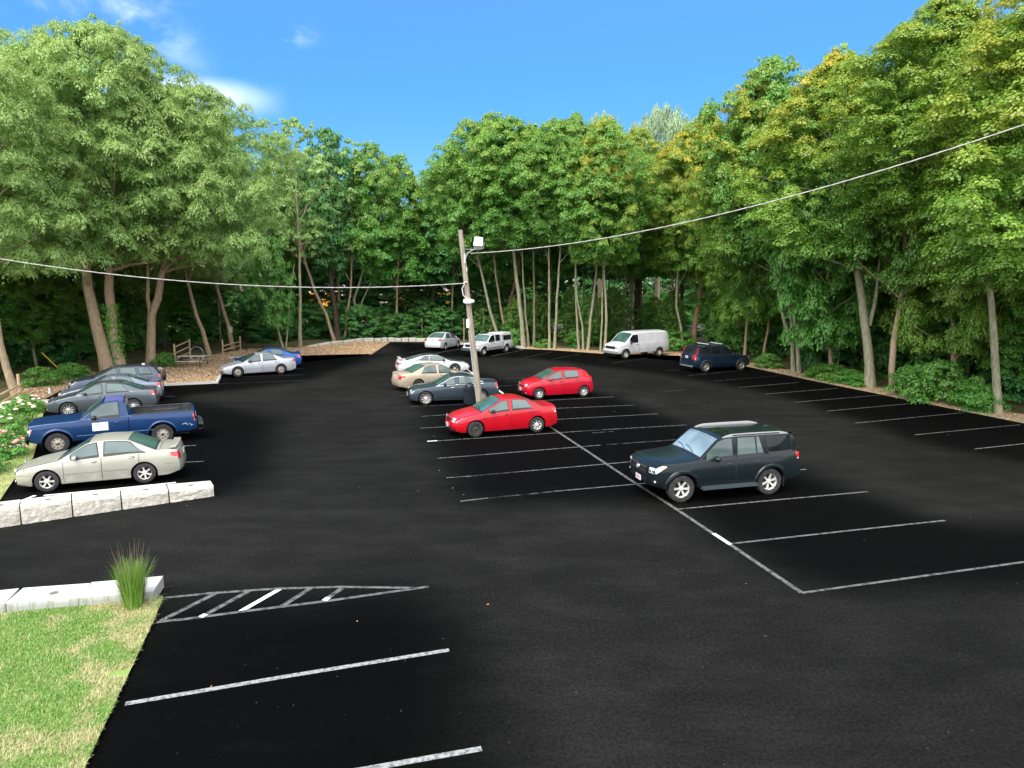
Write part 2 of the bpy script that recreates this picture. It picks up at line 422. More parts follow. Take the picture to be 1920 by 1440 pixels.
    for yy in (-.45, .12):
        p.mb.tube([topp(ws[0] + .02, yy, .02), topp(ws[0] + .10, yy + .35 * 1, .02), topp(ws[0] + .13, yy + .7, .018)], .009, M['trim'], 5)
    p.done()
    if c.get('rw'):
        rw = c['rw']; p = part('rear_window'); tpatch(p.mb, rw[0] - .03, rw[1] + .02, M['trim'], .003, .96, .98); tpatch(p.mb, rw[0], rw[1] - .02, M[c.get('rglass', 'glass_green')], .007, .9, .93); p.done(50)
    if c.get('rwv'):       # upright rear window on the tailgate: z range, half width
        p = part('rear_window'); r_ = c['rwv']; fpatch(p.mb, -r_[2] - .02, r_[2] + .02, r_[0] - .02, r_[1] + .02, M['trim'], .004, rear); fpatch(p.mb, -r_[2], r_[2], r_[0], r_[1], M['glass_dark'], .009, rear); p.done(50)
    # ---- doors with window, handle; both flanks
    tm = M[c['wtrim']] if c.get('wtrim') else M['trim']
    for s in (-1, 1):
        for d in c['doors']:
            x0, x1 = d['x']; zb_ = d.get('z0', zs + .06)
            if d.get('panel', True):
                p = part('door')
                sd = c.get('seam', .009)
                f_b = lambda x, zb_=zb_: max(zb_, zlow(x) + .015)
                spatch(p.mb, x0, x1, f_b, lambda x: belt(x) - .012, P, .0035, s, nz2=8, nx=14)
                for (xa, xb) in ((x0 - sd, x0 + sd * .3), (x1 - sd * .3, x1 + sd)):
                    spatch(p.mb, xa, xb, f_b, lambda x: belt(x) - .01, M['trim'], .0042, s, nx=1, nz2=8)
                for k in c.get('mould', []):
                    mx1 = min(x1 - .03, xrw - Ra - .04); spatch(p.mb, x0 + .03, mx1, k[0], k[1], k[2] if len(k) > 2 else P, .014, s, nz2=1)
                    spatch(p.mb, x0 + .03, mx1, k[0] - .008, k[0], M['trim'], .006, s, nz2=1)
                dob = p.done(30)
                if d.get('handle', True):
                    h = _Part('handle', dob, None); hx = d.get('hx', x1 - .2); hz = belt(hx) - c.get('hz', .1)
                    q = side(hx, hz, .012, s); h.mb.blob(q, (.085, .022, .017), c.get('hmat', P), 10, 6)
                    h.mb.blob(side(hx + .01, hz - .004, .0, s), (.1, .014, .035), M['trim'], 10, 6); h.done()
            else: dob = root
            if d.get('win'):
                wx0, wx1, s0, s1 = d['win'][:4]; lo = c.get('wlo', .035); hi = c.get('whi', .0)
                zt = (lambda x: ze(x) - hi) if len(d['win']) < 5 else (lambda x, q=d['win'][4]: min(ze(x) - hi, q))
                h = _Part('door_window', dob, None)
                spatch(h.mb, wx0 - .03, wx1 + .03, lambda x: belt(x) + lo - .03, lambda x: zt(x) + .022, tm, .0035, s, nx=12, sl0=s0, sl1=s1)
                spatch(h.mb, wx0, wx1, lambda x: belt(x) + lo, zt, M['glass_dark'] if d.get('dark') else gl, .008, s, nx=12, sl0=s0, sl1=s1)
                h.done(50)
    # ---- lamps
    hl = c['hl']     # y0, y1 (fractions of half width), z0, z1, side reach, side z0, z1
    for s in (-1, 1):
        p = part('headlight')
        ya, yb = hl[0] * hw, hl[1] * side_y(0, hl[3])
        fpatch(p.mb, s * ya, s * yb, lambda y: hl[2] + .0 * y, lambda y: hl[3], M['head'], .008)
        if hl[4] > 0:
            spatch(p.mb, 0.0, hl[4], lambda x: hl[2] + (hl[6] - hl[2]) * x / hl[4], lambda x: min(ze(x) + .01, hl[3] + (hl[6] - hl[3]) * (x / hl[4]) + .04 * math.sin(math.pi * x / hl[4] * .8)), M['head'], .008, s, nx=8)
            if hl[5]: spatch(p.mb, hl[4] * .55, hl[4] * .97, lambda x: hl[2] + (hl[6] - hl[2]) * x / hl[4] + .01, lambda x: hl[3] + (hl[6] - hl[3]) * (x / hl[4]) - .0, M['amber'], .012, s, nx=4)
        for q in np.linspace(.25, .8, 2):
            p.mb.blob(front(s * (ya + (yb - ya) * q), (hl[2] + hl[3]) / 2, .006), (.02, .05, (hl[3] - hl[2]) * .36), M['chrome'], 10, 6)
        p.done()
        p = part('tail_light'); tl = c['tl']
        fpatch(p.mb, s * tl[0] * hw, s * side_y(L, (tl[2] + tl[3]) / 2) * tl[1], tl[2], tl[3], M['red_lens'], .008, rear)
        if tl[4] > 0:
            spatch(p.mb, L - tl[4], L, lambda x: tl[3] - (tl[3] - tl[2]) * (.35 + .65 * (x - L + tl[4]) / tl[4]), tl[3], M['red_lens'], .008, s, nx=8)
            spatch(p.mb, L - tl[4] * .5, L - .02, tl[2] + (tl[3] - tl[2]) * .1, tl[2] + (tl[3] - tl[2]) * .32, M[c.get('tlmat', 'head')], .011, s, nx=5, nz2=1)
        p.done()
    # ---- grille, bumper openings, plates
    g = c['grille']; p = part('grille')
    for q in g:   # (halfwidth fraction, z0, z1, material, taper[, off])
        hwid = q[0] * hw
        p.mb.grid([[front(v * hwid * (1 + (q[4] - 1) * (1 - j / 3)), q[1] + (q[2] - q[1]) * j / 3, q[5] if len(q) > 5 else .007) for v in np.linspace(-1, 1, 9)] for j in range(4)], M[q[3]])
    p.done()
    if c.get('fog'):
        fg = c['fog']
        for s in (-1, 1):
            p = part('fog_lamp')
            fpatch(p.mb, s * (fg[0] * hw - .11), s * (fg[0] * hw + .09), fg[1] - .055, fg[1] + .05, M['trim'], .007); p.mb.blob(front(s * fg[0] * hw, fg[1], .004), (.02, .045, .04), M['head'] if c.get('foglit', 1) else M['trim'], 10, 6); p.done()
    for fn, z0, nm in ((front, c.get('fp', .42), 'number_plate'), (rear, c.get('rp', .72), 'number_plate')):
        if z0 is None: continue
        p = part(nm); q = fn(0, z0, .016); w2 = .155 if fn is rear or c.get('bigplate') else .15
        sx = -1 if fn is front else 1
        p.mb.box(q, (.012, w2 * 2, .15), M['plate']); rn = random.Random(int(L * 1000 + z0 * 100))
        for k in range(6):
            yy = -.105 + .042 * k; hgt = .062
            p.mb.box(q + Vector((sx * .0075, yy, -.006)), (.003, .026, hgt), M['ink_red'] if c.get('redplate', 1) else M['ink'])
            if rn.random() < .8: p.mb.box(q + Vector((sx * .0085, yy, -.006 + rn.choice((-.012, .012)))), (.003, .012, .018), M['plate'])
        p.mb.box(q + Vector((sx * .0075, 0, .052)), (.003, .14, .014), M['ink']); p.done()
    for q in c.get('rearp', []):
        p = part(q[0]); fpatch(p.mb, -q[1] * hw, q[1] * hw, q[2], q[3], M[q[4]], q[5] if len(q) > 5 else .007, rear); p.done()
    # hood and boot seams
    p = part('bonnet'); h0, h1 = c.get('hood', (.12, ws[0] - .06))
    tpatch(p.mb, h0, h1, P, .0035, .92, .96, 12, 12)
    for v in (-1, 1):
        p.mb.grid([[topp(x, v * k, .0042, .92 + .04 * (x - h0) / (h1 - h0)) for k in (.985, 1.006)] for x in np.linspace(h0, h1, 12)], M['trim'])
    p.mb.grid([[topp(x, v, .0044, .96) for v in np.linspace(-1, 1, 11)] for x in (h1 - .004, h1 + .016)], M['trim'])
    p.mb.grid([[topp(x, v, .0044, .92) for v in np.linspace(-1, 1, 11)] for x in (h0 - .012, h0 + .002)], M['trim'])
    p.done(30)
    if c.get('deck'):
        p = part('boot_lid'); k0, k1 = c['deck']; tpatch(p.mb, k0, k1, P, .0035, .93, .9, 6, 10)
        p.mb.grid([[topp(x, v, .0046, .93) for v in np.linspace(-1, 1, 11)] for x in (k0 - .012, k0 + .004)], M['trim']); p.done(30)
    # ---- mirrors
    mzx = c.get('mirror', (ws[0] + .42, 0)); mm = c.get('mmat', P); ms = c.get('msize', 1)
    for s in (-1, 1):
        p = part('wing_mirror'); q = side(mzx[0], belt(mzx[0]) + .03 + mzx[1], 0, s)
        p.mb.blob(q + Vector((-.01, s * .13 * ms, .05)), (.075 * ms, .115 * ms, .075 * ms), mm, 14, 8)
        p.mb.tube([q + Vector((0, -s * .02, -.01)), q + Vector((-.0, s * .08, .03))], .025, M['trim'], 6)
        p.mb.blob(q + Vector((.052 * ms, s * .13 * ms, .05)), (.02, .09 * ms, .055 * ms), M['glass_dark'], 12, 6); p.done()
    # ---- wheels
    disc, tyre, rim = wheel_parts(Rt, Rr, c['rim'], tw)
    for i, xc in enumerate((xfw, xrw)):
        for s in (-1, 1):
            dd, tt, rr_ = (disc, tyre, rim)
            lab = None
            if c.get('front_near_steel') and i == 0 and s == ny: dd, tt, rr_ = wheel_parts(Rt, Rr * .93, ('steel', 10, 'rim_dark'), tw); lab = 'front wheel with a rusty bare steel rim and no cover'
            w = link('wheel', dd, root); w.location = (xc + X0, s * (hw - tw / 2 - .035), Rt)
            if lab: w['label'] = lab
            if s > 0: w.rotation_euler = (0, 0, math.pi)
            for nm, me in (('tyre', tt), ('rim', rr_)):
                o = link(nm, me, w)
                if nm == 'rim': o.rotation_euler = (0, random.Random(int(org.x * 10) + i + s).uniform(0, 1), 0)
    # arch lip
    if c.get('lip'):
        for xc in (xfw, xrw):
            for s in (-1, 1):
                p = part('wheel_arch'); rw_ = c['lip'][0]; G = []
                for t in np.linspace(-.12, math.pi + .12, 22):
                    row = []
                    for k, (dr, of) in enumerate(((0, -.03), (0, c['lip'][1]), (rw_ * .7, c['lip'][1]), (rw_, .001))):
                        x = xc + (Ra + dr) * math.cos(t); z = max(zs + .0, Rt + (Ra + dr) * math.sin(t)); y = side_y(min(max(x, 0), L), min(z, belt(xc) - .01)) + of
                        row.append(D(min(max(x, 0), L), s * y, z))
                    G.append(row)
                p.mb.grid(G, c['lip'][2]); p.done(50)
    if c.get('extra'): c['extra'](locals())
    return root
def sedan(L, Wd, H, wb, fo, cx, wx, rx, bx, zc=.95, zd=1.0, zn=.66, zbf=.88, zbr=.95, **k):
    """cx cowl, wx top of windscreen, rx top of rear window, bx its foot"""
    d = dict(L=L, W=Wd, H=H, wb=wb, fo=fo,
        top=[(-.5, zn - .04), (0, zn), (.12, zn + .06), (.45, zn + .13), (cx * .75, zc - .055), (cx, zc), (wx, H - .05), (wx + .25, H - .008), ((wx + rx) / 2, H), (rx - .2, H - .02), (rx, H - .055), (bx, zd), (bx + .12, zd + .005), (L - .12, zd - .01), (L, zd - .05), (L + .5, zd - .08)],
        belt=[(0, zn + .02), (cx, zbf), (rx, zbr), (L, zbr - .03)], ws=(cx + .03, wx + .02), rw=(rx - .02, bx - .02), deck=(bx + .1, L - .04),
        doors=[dict(x=(cx + .12, fo + wb * .56), win=(cx + .32, fo + wb * .56 - .07, .0, -.05)), dict(x=(fo + wb * .56 + .012, fo + wb - .12), win=(fo + wb * .56 + .1, rx + .28, .02, -.28))],
        hl=(.5, 1.0, zn - .1, zn + .04, .34, 0, zn + .05), tl=(.62, 1.0, zd - .3, zd - .08, .22),
        grille=[(.42, zn - .11, zn - .02, 'trim', .9), (.62, .28, .37, 'trim', .95)], fog=(.74, .36), bseam=zn - .14, fp=.47, rp=zd - .24)
    d.update(k); return d
def spoiler(z=.06, w=.8, x=.28):
    def f(c):
        p = c['part']('spoiler'); L, hw, H = c['L'], c['hw'], c['H']; X0 = c['X0']; zt = c['top'](L - x) ; rows = []
        for xx, dz in ((L - x, z), (L - x + .05, z + .022), (L - .03, z + .035), (L - .02, z + .012), (L - x + .03, z - .012), (L - x, z)):
            rows.append([c['D'](xx, v * hw * w, zt + dz - .05 * abs(v) ** 5) for v in np.linspace(-1, 1, 17)])
        p.mb.grid(rows, c['P'])
        for v in (-.8, .8): p.mb.box(c['D'](L - x * .6, v * hw * w, zt + z * .4), (.16, .05, z + .03), c['P'])
        p.done(40)
    return f
def door_extra(c, z0, z1, x0, x1, m, s=-1, name='door_sign'):
    p = c['part'](name); c['spatch'](p.mb, x0, x1, z0, z1, m, .009, s); p.done(); 
SV = paint('silver_beige_paint', (.47, .46, .38), .35)
specs = {}
CARS = []
# 1 beige sedan beside the blocks
c1 = sedan(4.51, 1.71, 1.41, 2.535, .89, 1.22, 1.95, 3.08, 3.78, .93, 1.02, .66, .86, .95, paint=SV, rim=('spoke', 6, 'rim'), rt=.312, rr=.2, mould=[(.50, .545)],
    hl=(.52, 1, .56, .72, .34, 1, .7), tl=(.7, 1, .68, .9, .25), extra=spoiler(.035, .84, .3), grille=[(.3, .6, .68, 'trim', .85), (.55, .27, .36, 'trim', .95)])
c1['doors'][1]['win'] = (c1['fo'] + c1['wb'] * .56 + .09, 3.5, .02, -.42)
# 3 grey sedan
GR = paint('slate_grey_paint', (.115, .135, .15), .5)
c3 = sedan(4.6, 1.76, 1.47, 2.6, .93, 1.2, 2.0, 3.12, 3.95, .97, 1.07, .68, .9, .98, paint=GR, rim=('spoke', 10, 'rim'), rt=.32, rr=.215,
    hl=(.5, 1, .62, .74, .5, 0, .86), tl=(.66, 1, .78, .96, .26), msize=.9, mmat=M['trim'])
# 4 pale-silver sedan behind it
c4 = sedan(4.6, 1.76, 1.44, 2.65, .93, 1.2, 2.0, 3.1, 3.95, .97, 1.06, .68, .9, .97, paint=paint('blue_silver_paint', (.2, .23, .3), .45), rim=('spoke', 8, 'rim'), rt=.32, rr=.21, extra=spoiler(.05, .8, .25), mmat=M['trim'])
# 5 dark navy wagon with a tailgate-mounted wheel at the back of the row
def rearwheel(c):
    p = c['part']('spare_wheel')
    p.mb.lathe([(0, -.1), (.2, -.1), (.27, -.06), (.29, 0), (.27, .06), (0, .07)], M['tyre'], 24)
    Mx = Matrix.Rotation(math.pi / 2, 4, 'Z'); q = c['rear'](-.05, .86, .09); p.mb.v = [tuple(Mx @ Vector(v) + q) for v in p.mb.v]
    p.mb.blob(q + Vector((.09, 0, 0)), (.02, .16, .16), M['chrome'], 16, 6); p.done()
    p = c['part']('antenna'); zz = c['top'](3.6); p.mb.blob(Vector((3.6 + c['X0'], 0, zz + .02)), (.09, .03, .05), M['plate'], 10, 6); p.done()
c5 = dict(L=4.55, W=1.8, H=1.56, wb=2.65, fo=.92, top=[(-.5, .74), (0, .8), (.12, .87), (.5, .93), (.95, 1.0), (1.2, 1.03), (2.05, 1.49), (2.4, 1.555), (3.3, 1.56), (3.9, 1.51), (4.1, 1.45), (4.45, 1.1), (4.55, 1.0), (5, .95)],
    belt=[(0, .8), (1.2, .97), (3.6, 1.04), (4.55, 1.05)], ws=(1.23, 2.06), rw=(4.11, 4.42), doors=[dict(x=(1.3, 2.4), win=(1.52, 2.34, 0, -.04)), dict(x=(2.415, 3.4), win=(2.48, 3.25, .0, -.1)), dict(x=(3.4, 4.0), panel=False, win=(3.4, 3.98, -.08, -.2))],
    hl=(.5, 1, .7, .84, .45, 1, .92), tl=(.75, 1, .85, 1.05, .15), grille=[(.4, .68, .8, 'chrome', .95), (.36, .69, .79, 'trim', .95, .012), (.6, .3, .4, 'trim', .95)], fog=(.74, .4), fp=.5, rp=.7, sill=.22, tr=.76,
    paint=paint('ink_blue_paint', (.085, .10, .135), .45), rim=('spoke', 7, 'rim'), rt=.34, rr=.215, extra=rearwheel, rad=.08)
# 6 silver sedan by the mulch, 7 blue sedan behind it
c6 = sedan(4.75, 1.75, 1.43, 2.7, .95, 1.3, 2.1, 3.15, 3.95, .93, 1.03, .63, .86, .94, paint=paint('silver_paint', (.52, .53, .56), .3), rim=('steel', 6, 'rim_warm'), rt=.32, rr=.2, hl=(.55, 1, .54, .64, .3, 0, .66), tl=(.74, 1, .74, .95, .24),
    grille=[(.4, .53, .58, 'trim', .9), (.6, .27, .36, 'trim', .95)], mmat=M['trim'], mould=[(.48, .52)])
c7 = sedan(4.6, 1.75, 1.44, 2.65, .93, 1.2, 2.05, 3.15, 3.95, .95, 1.04, .66, .88, .96, paint=paint('bright_blue_paint', (.02, .10, .38), .3), rim=('spoke', 7, 'rim'), rt=.32, rr=.21, tl=(.7, 1, .75, .95, .26), extra=spoiler(.05, .8, .25))
# 8 white sports coupe, grey roof
WH = paint('white_paint', (.66, .665, .68), 0, .3)
def coupe_extra(c):
    spoiler(.12, .86, .3)(c)
    p = c['part']('roof_panel'); q = MB(); c['tpatch'](p.mb, 2.2, 3.2, M['coupe_roof'], .012, 1.03, 1.03); c['tpatch'](p.mb, .5, 1.36, M['coupe_roof'], .009, .6, .9)
    p.done()
M['coupe_roof'] = mat('dark_roof_paint', (.03, .032, .036), .45, 0, .3)
c8 = dict(L=4.9, W=1.88, H=1.3, wb=2.57, fo=1.1, top=[(-.5, .5), (0, .55), (.2, .64), (.7, .76), (1.2, .85), (1.4, .88), (2.2, 1.24), (2.6, 1.295), (3.0, 1.28), (3.3, 1.22), (4.3, .96), (4.8, .93), (4.9, .88), (5.4, .8)],
    belt=[(0, .56), (1.4, .83), (3.5, .93), (4.9, .9)], ws=(1.42, 2.2), rw=(3.2, 4.25), rglass='glass', doors=[dict(x=(1.5, 2.9), win=(1.75, 2.78, 0, -.1)), dict(x=(2.9, 3.8), panel=False, win=(2.86, 3.75, -.06, -.7))],
    hl=(.5, .9, .5, .55, 0, 0, .6), tl=(.35, 1, .66, .82, .2), grille=[(.2, .4, .46, 'trim', .9), (.5, .2, .28, 'trim', 1)], fp=None, rp=.55, sill=.17, tr=.68, paint=WH, rim=('spoke', 5, 'rim_warm'), rt=.325, rr=.225, tw=.23,
    bowF=.3, nose=[(.15, .08), (.4, .0), (.6, .14)], extra=coupe_extra, mmat=M['trim'], bseam=.42, deck=(4.4, 4.84))
# 9 tan sedan facing away from the lane
c9 = sedan(4.83, 1.76, 1.43, 2.72, 1.0, 1.3, 2.15, 3.25, 4.05, .94, 1.05, .64, .87, .95, paint=paint('champagne_paint', (.5, .42, .3), .25), rim=('spoke', 6, 'rim_warm'), rt=.32, rr=.2, tl=(.6, 1, .7, .88, .28), wtrim=None)
# 10 charcoal luxury sedan
def lux_extra(c):
    p = c['part']('chrome_window_line')
    for s in (-1, 1):
        c['spatch'](p.mb, 1.35, 3.75, lambda x: c['belt'](x) + .012, lambda x: c['belt'](x) + .034, M['chrome'], .012, s, nx=20, nz2=1)
        c['spatch'](p.mb, 1.45, 3.72, lambda x: max(c['ze'](x) - .002, c['belt'](x) + .034), lambda x: max(c['ze'](x) + .018, c['belt'](x) + .05), M['chrome'], .012, s, nx=24, nz2=1)
    p.done()
    p = c['part']('sill_trim')
    for s in (-1, 1): c['spatch'](p.mb, 1.45, 3.2, .33, .345, M['chrome'], .01, s, nz2=1)
    p.done()
c10 = sedan(4.64, 1.81, 1.42, 2.775, .85, 1.35, 2.1, 3.15, 3.9, .96, 1.06, .72, .9, .98, paint=paint('charcoal_blue_paint', (.052, .07, .088), .4), rim=('spoke', 10, 'rim'), rt=.33, rr=.235, hl=(.68, 1, .56, .76, .3, 0, .84), tl=(.8, 1, .68, 1.0, .14),
    grille=[(.46, .44, .72, 'chrome', .75), (.43, .46, .7, 'trim', .75, .012), (.7, .24, .34, 'trim', .95)], extra=lux_extra, mmat=M['trim'], hmat=M['chrome'], fog=None)
# 11 red hatchback
RD = paint('red_paint', (.50, .003, .020), 0, .3)
RD2 = paint('scarlet_paint', (.48, .004, .014), 0, .3)
c11 = dict(L=3.9, W=1.69, H=1.51, wb=2.51, fo=.77, top=[(-.5, .68), (0, .72), (.12, .8), (.5, .93), (.78, 1.0), (.92, 1.04), (1.72, 1.44), (2.1, 1.505), (2.8, 1.5), (3.3, 1.45), (3.45, 1.4), (3.72, 1.02), (3.9, .88), (4.4, .8)],
    belt=[(0, .72), (.9, .93), (3.2, 1.06), (3.9, 1.0)], ws=(.96, 1.72), rw=(3.47, 3.7), doors=[dict(x=(1.0, 2.12), win=(1.22, 2.04, 0, -.03)), dict(x=(2.13, 3.02), win=(2.2, 2.98, .0, -.06), dark=0)],
    hl=(.5, 1, .68, .8, .42, 0, .95), tl=(.75, 1, .86, 1.1, .2), tlmat='head', grille=[(.5, .62, .69, 'trim', .8), (.5, .27, .42, 'trim', .8)], fog=(.74, .34), fp=.5, rp=.75, sill=.2, tr=.77, paint=RD, rim=('spoke', 8, 'rim'), rt=.3, rr=.19,
    fl=.37, rl=.25, bowF=.17, bowR=.1, ks=.16, bseam=.58)
# 12 red sedan
c12 = sedan(4.54, 1.76, 1.46, 2.6, .92, 1.18, 2.0, 3.08, 3.85, .98, 1.07, .7, .9, .99, paint=RD2, rim=('spoke', 8, 'rim'), rt=.318, rr=.205, front_near_steel=True, mmat=M['trim'], glass='glass', hl=(.5, 1, .61, .77, .46, 0, .88), tl=(.68, 1, .78, .96, .26),
    grille=[(.34, .6, .72, 'trim', .75), (.5, .22, .36, 'trim', .9)], fog=(.72, .33), foglit=0, fp=.44)
# 13 dark green-black SUV with roof rails
DK = mat('black_green_paint', (.008, .014, .016), .3, .1, .2, .3)
def suv_extra(c):
    D, side_y, top, ze = c['D'], c['side_y'], c['top'], c['ze']; X0, hw = c['X0'], c['hw']
    for s in (-1, 1):
        p = c['part']('roof_rail'); G = []; n = 26
        for i in range(n + 1):
            x = 2.15 + 2.15 * i / n; hgt = .07 * min(1, math.sin(math.pi * min(i, n - i) / n * 3.0 if min(i, n - i) / n < 1 / 6 else math.pi / 2)) + .012
            y = s * (c['flat'](x) - .02); zt = top(x) - .03; r = []
            for (dy, dz) in ((-.034, 0), (-.032, hgt * .7), (-.015, hgt), (.015, hgt), (.032, hgt * .7), (.034, 0)): r.append(Vector((x + X0, y + dy, zt + dz)))
            G.append(r)
        p.mb.grid(G, M['rail_silver']); p.mb.box((3.22 + X0, s * (c['flat'](3.2) + .028), top(3.2) + .018), (1.5, .016, .022), M['trim']); p.done(50)
        p = c['part']('running_board')
        p.mb.box((2.32 + X0, s * (hw + .03), .40), (1.75, .2, .07), M['board'], taper=.96); p.done(40)
        p = c['part']('mud_flap'); p.mb.box((4.1 + X0 + .0, s * (hw - .1), .4), (.02, .2, .3), M['trim']); p.done()
    p = c['part']('sunroof'); c['tpatch'](p.mb, 2.2, 2.75, M['trim'], .006, .78, .78); c['tpatch'](p.mb, 2.23, 2.72, M['glass_dark'], .009, .74, .74); p.done()
    p = c['part']('spoiler'); p.mb.grid([[D(x, v * .62, z) for v in np.linspace(-1, 1, 9)] for x, z in ((4.28, 1.76), (4.6, 1.73), (4.6, 1.70), (4.3, 1.70))], c['P']); p.done()
    p = c['part']('antenna'); p.mb.blob((4.1 + X0, 0, 1.8), (.1, .03, .05), c['P'], 10, 6); p.done()
    p = c['part']('emblem'); q = c['front'](0, .9, .03)
    for k in range(3):
        ry, rz = ((.095, .065), (.035, .06), (.06, .028))[k]; pts = []
        for i in range(25): t = 2 * math.pi * i / 24; pts.append(q + Vector((-.002 * k, ry * math.cos(t), rz * math.sin(t) + (.018 if k == 2 else 0))))
        p.mb.tube(pts, .0095, M['chrome'], 5, cap=False)
    p.done()
    p = c['part']('grille_bar')
    for z in (.83, .97): p.mb.grid([[c['front'](v * .44, z + dz, .018) for v in np.linspace(-1, 1, 9)] for dz in (-.012, .012)], M['grey_trim'])
    p.done()
M['rail_silver'] = mat('rail_silver', (.27, .27, .26), .4, .4); M['board'] = mat('board_grey', (.03, .045, .05), .5); M['grey_trim'] = mat('grey_trim', (.09, .11, .13), .35, .5)
c13 = dict(L=4.82, W=1.92, H=1.78, wb=2.79, fo=.88, top=[(-.5, .98), (0, 1.02), (.1, 1.09), (.35, 1.14), (.9, 1.17), (1.25, 1.2), (1.42, 1.22), (1.98, 1.71), (2.2, 1.77), (3.0, 1.78), (4.3, 1.775), (4.45, 1.74), (4.54, 1.66), (4.73, 1.2), (4.82, 1.1), (5.3, 1.0)],
    belt=[(0, 1.04), (1.4, 1.12), (3.4, 1.17), (4.82, 1.2)], ws=(1.45, 2.02), rw=(4.48, 4.69), rglass='glass_dark', wglass='glass_pale', doors=[dict(x=(1.42, 2.52), win=(1.62, 2.44, 0, -.03)), dict(x=(2.535, 3.42), win=(2.6, 3.2, .0, -.06)), dict(x=(3.0, 3.5), panel=False, win=(3.24, 3.44, -.05, -.16)), dict(x=(3.5, 4.4), panel=False, dark=1, win=(3.62, 4.42, -.14, -.12))],
    hl=(.6, 1.0, .84, 1.0, .42, 1, 1.03), tl=(.86, 1, .98, 1.2, .22), tlmat='head', grille=[(.5, .74, 1.02, 'trim', .95), (.52, .5, .68, 'trim', .85)], fog=(.83, .62), fp=.58, rp=.95, bigplate=1,
    sill=.42, tr=.85, paint=DK, rim=('spoke', 6, 'rim'), rt=.39, rr=.25, ra=.46, tw=.26, lip=(.09, .035, DK), extra=suv_extra, fl=.38, rl=.45, bowF=.2, bowR=.12, bseam=.72, section=[(0, .95), (.15, .985), (.4, 1.0), (.7, .995), (.9, .97), (1.0, .955)], msize=1.15, rad=.055, nose=[(.4, .07), (.6, 0), (.95, .0), (1.1, .08)], hz=.13, hmat=M['trim'], ks=.08)
M['glass_pale'] = glassm('pale_windscreen', (.22, .30, .34))
# 14 small white sedan
c14 = sedan(4.4, 1.73, 1.51, 2.53, .85, 1.1, 1.9, 3.0, 3.75, .99, 1.12, .74, .93, 1.03, paint=WH, rim=('spoke', 5, 'rim'), rt=.32, rr=.2, tl=(.66, 1, .84, 1.03, .2), tlmat='amber', rp=.92, ra=.365)
# 15 white pickup with a cap
def cap_extra(c):
    p = c['part']('bed_cap')
    for s in (-1, 1):
        c['spatch'](p.mb, 3.56, 3.6, lambda x: .5, lambda x: c['ze'](x), M['trim'], .006, s, nx=1, nz2=8)
        c['spatch'](p.mb, 3.6, 5.2, lambda x: 1.06, lambda x: 1.075, M['grey_trim'], .006, s, nz2=1)
    p.done()
    p = c['part']('body_moulding')
    for s in (-1, 1): c['spatch'](p.mb, 1.5, 3.5, .56, .61, M['grey_trim'], .02, s, nz2=1)
    p.done()
    p = c['part']('front_bumper'); G = [[c['front'](v * .86, z, o) for v in np.linspace(-1, 1, 11)] for z, o in ((.42, .03), (.45, .1), (.64, .1), (.67, .03))]
    p.mb.grid(G, M['grey_trim']); p.done(40)
c15 = dict(L=5.26, W=1.76, H=1.75, wb=3.2, fo=.92, top=[(-.5, .95), (0, .98), (.1, 1.03), (.8, 1.07), (1.3, 1.1), (1.42, 1.12), (1.95, 1.6), (2.2, 1.66), (3.4, 1.67), (3.58, 1.68), (3.7, 1.74), (4.9, 1.75), (5.05, 1.7), (5.2, 1.1), (5.26, 1.05), (5.8, 1.0)],
    belt=[(0, 1.0), (1.4, 1.04), (3.4, 1.07), (5.26, 1.08)], ws=(1.45, 1.98), rw=(5.05, 5.2), doors=[dict(x=(1.45, 2.5), win=(1.62, 2.42, 0, -.03)), dict(x=(2.515, 3.5), win=(2.6, 3.2, .0, -.02)), dict(x=(3.6, 5), panel=False, dark=1, win=(3.72, 4.92, 0, 0, 1.48))],
    hl=(.62, 1, .76, .94, .16, 1, .9), tl=(.86, 1, .8, 1.0, .1), grille=[(.56, .72, .95, 'trim', 1), (.56, .82, .86, 'chrome', 1, .014)], fp=.5, rp=.7, sill=.42, tr=.82, paint=WH, rim=('steel', 8, 'rim'), rt=.37, rr=.2, ra=.44, tw=.25, lip=(.05, .02, WH), extra=cap_extra,
    wlo=.04, fl=.35, rl=.4, bowF=.1, bowR=.08, mmat=M['trim'], hmat=M['trim'], redplate=0, glass='glass_dark')
# 16 white cargo van
def van_extra(c):
    p = c['part']('front_bumper'); G = [[c['front'](v * .93, z, o) for v in np.linspace(-1, 1, 13)] for z, o in ((.42, .03), (.45, .12), (.62, .13), (.66, .05))]
    p.mb.grid(G, M['chrome_dull']); p.mb.grid([[c['front'](v * .8, z, .04) for v in np.linspace(-1, 1, 9)] for z in (.3, .42)], M['trim']); p.done(40)
    p = c['part']('emblem'); p.mb.blob(c['front'](0, .93, .02), (.012, .09, .04), M['ink'], 14, 6); p.done()
    p = c['part']('side_seam')
    for s in (-1, 1):
        for z in (.74, 1.9): c['spatch'](p.mb, 2.2, 5.35, z, z + .012, M['seam_grey'], .004, s, nz2=1)
        for x in (2.18, 3.25): c['spatch'](p.mb, x, x + .012, .55, 1.88, M['seam_grey'], .004, s, nx=1, nz2=10)
    p.done()
M['chrome_dull'] = mat('dull_chrome', (.6, .6, .62), .4, .6); M['seam_grey'] = mat('panel_gap', (.3, .31, .33), .6)
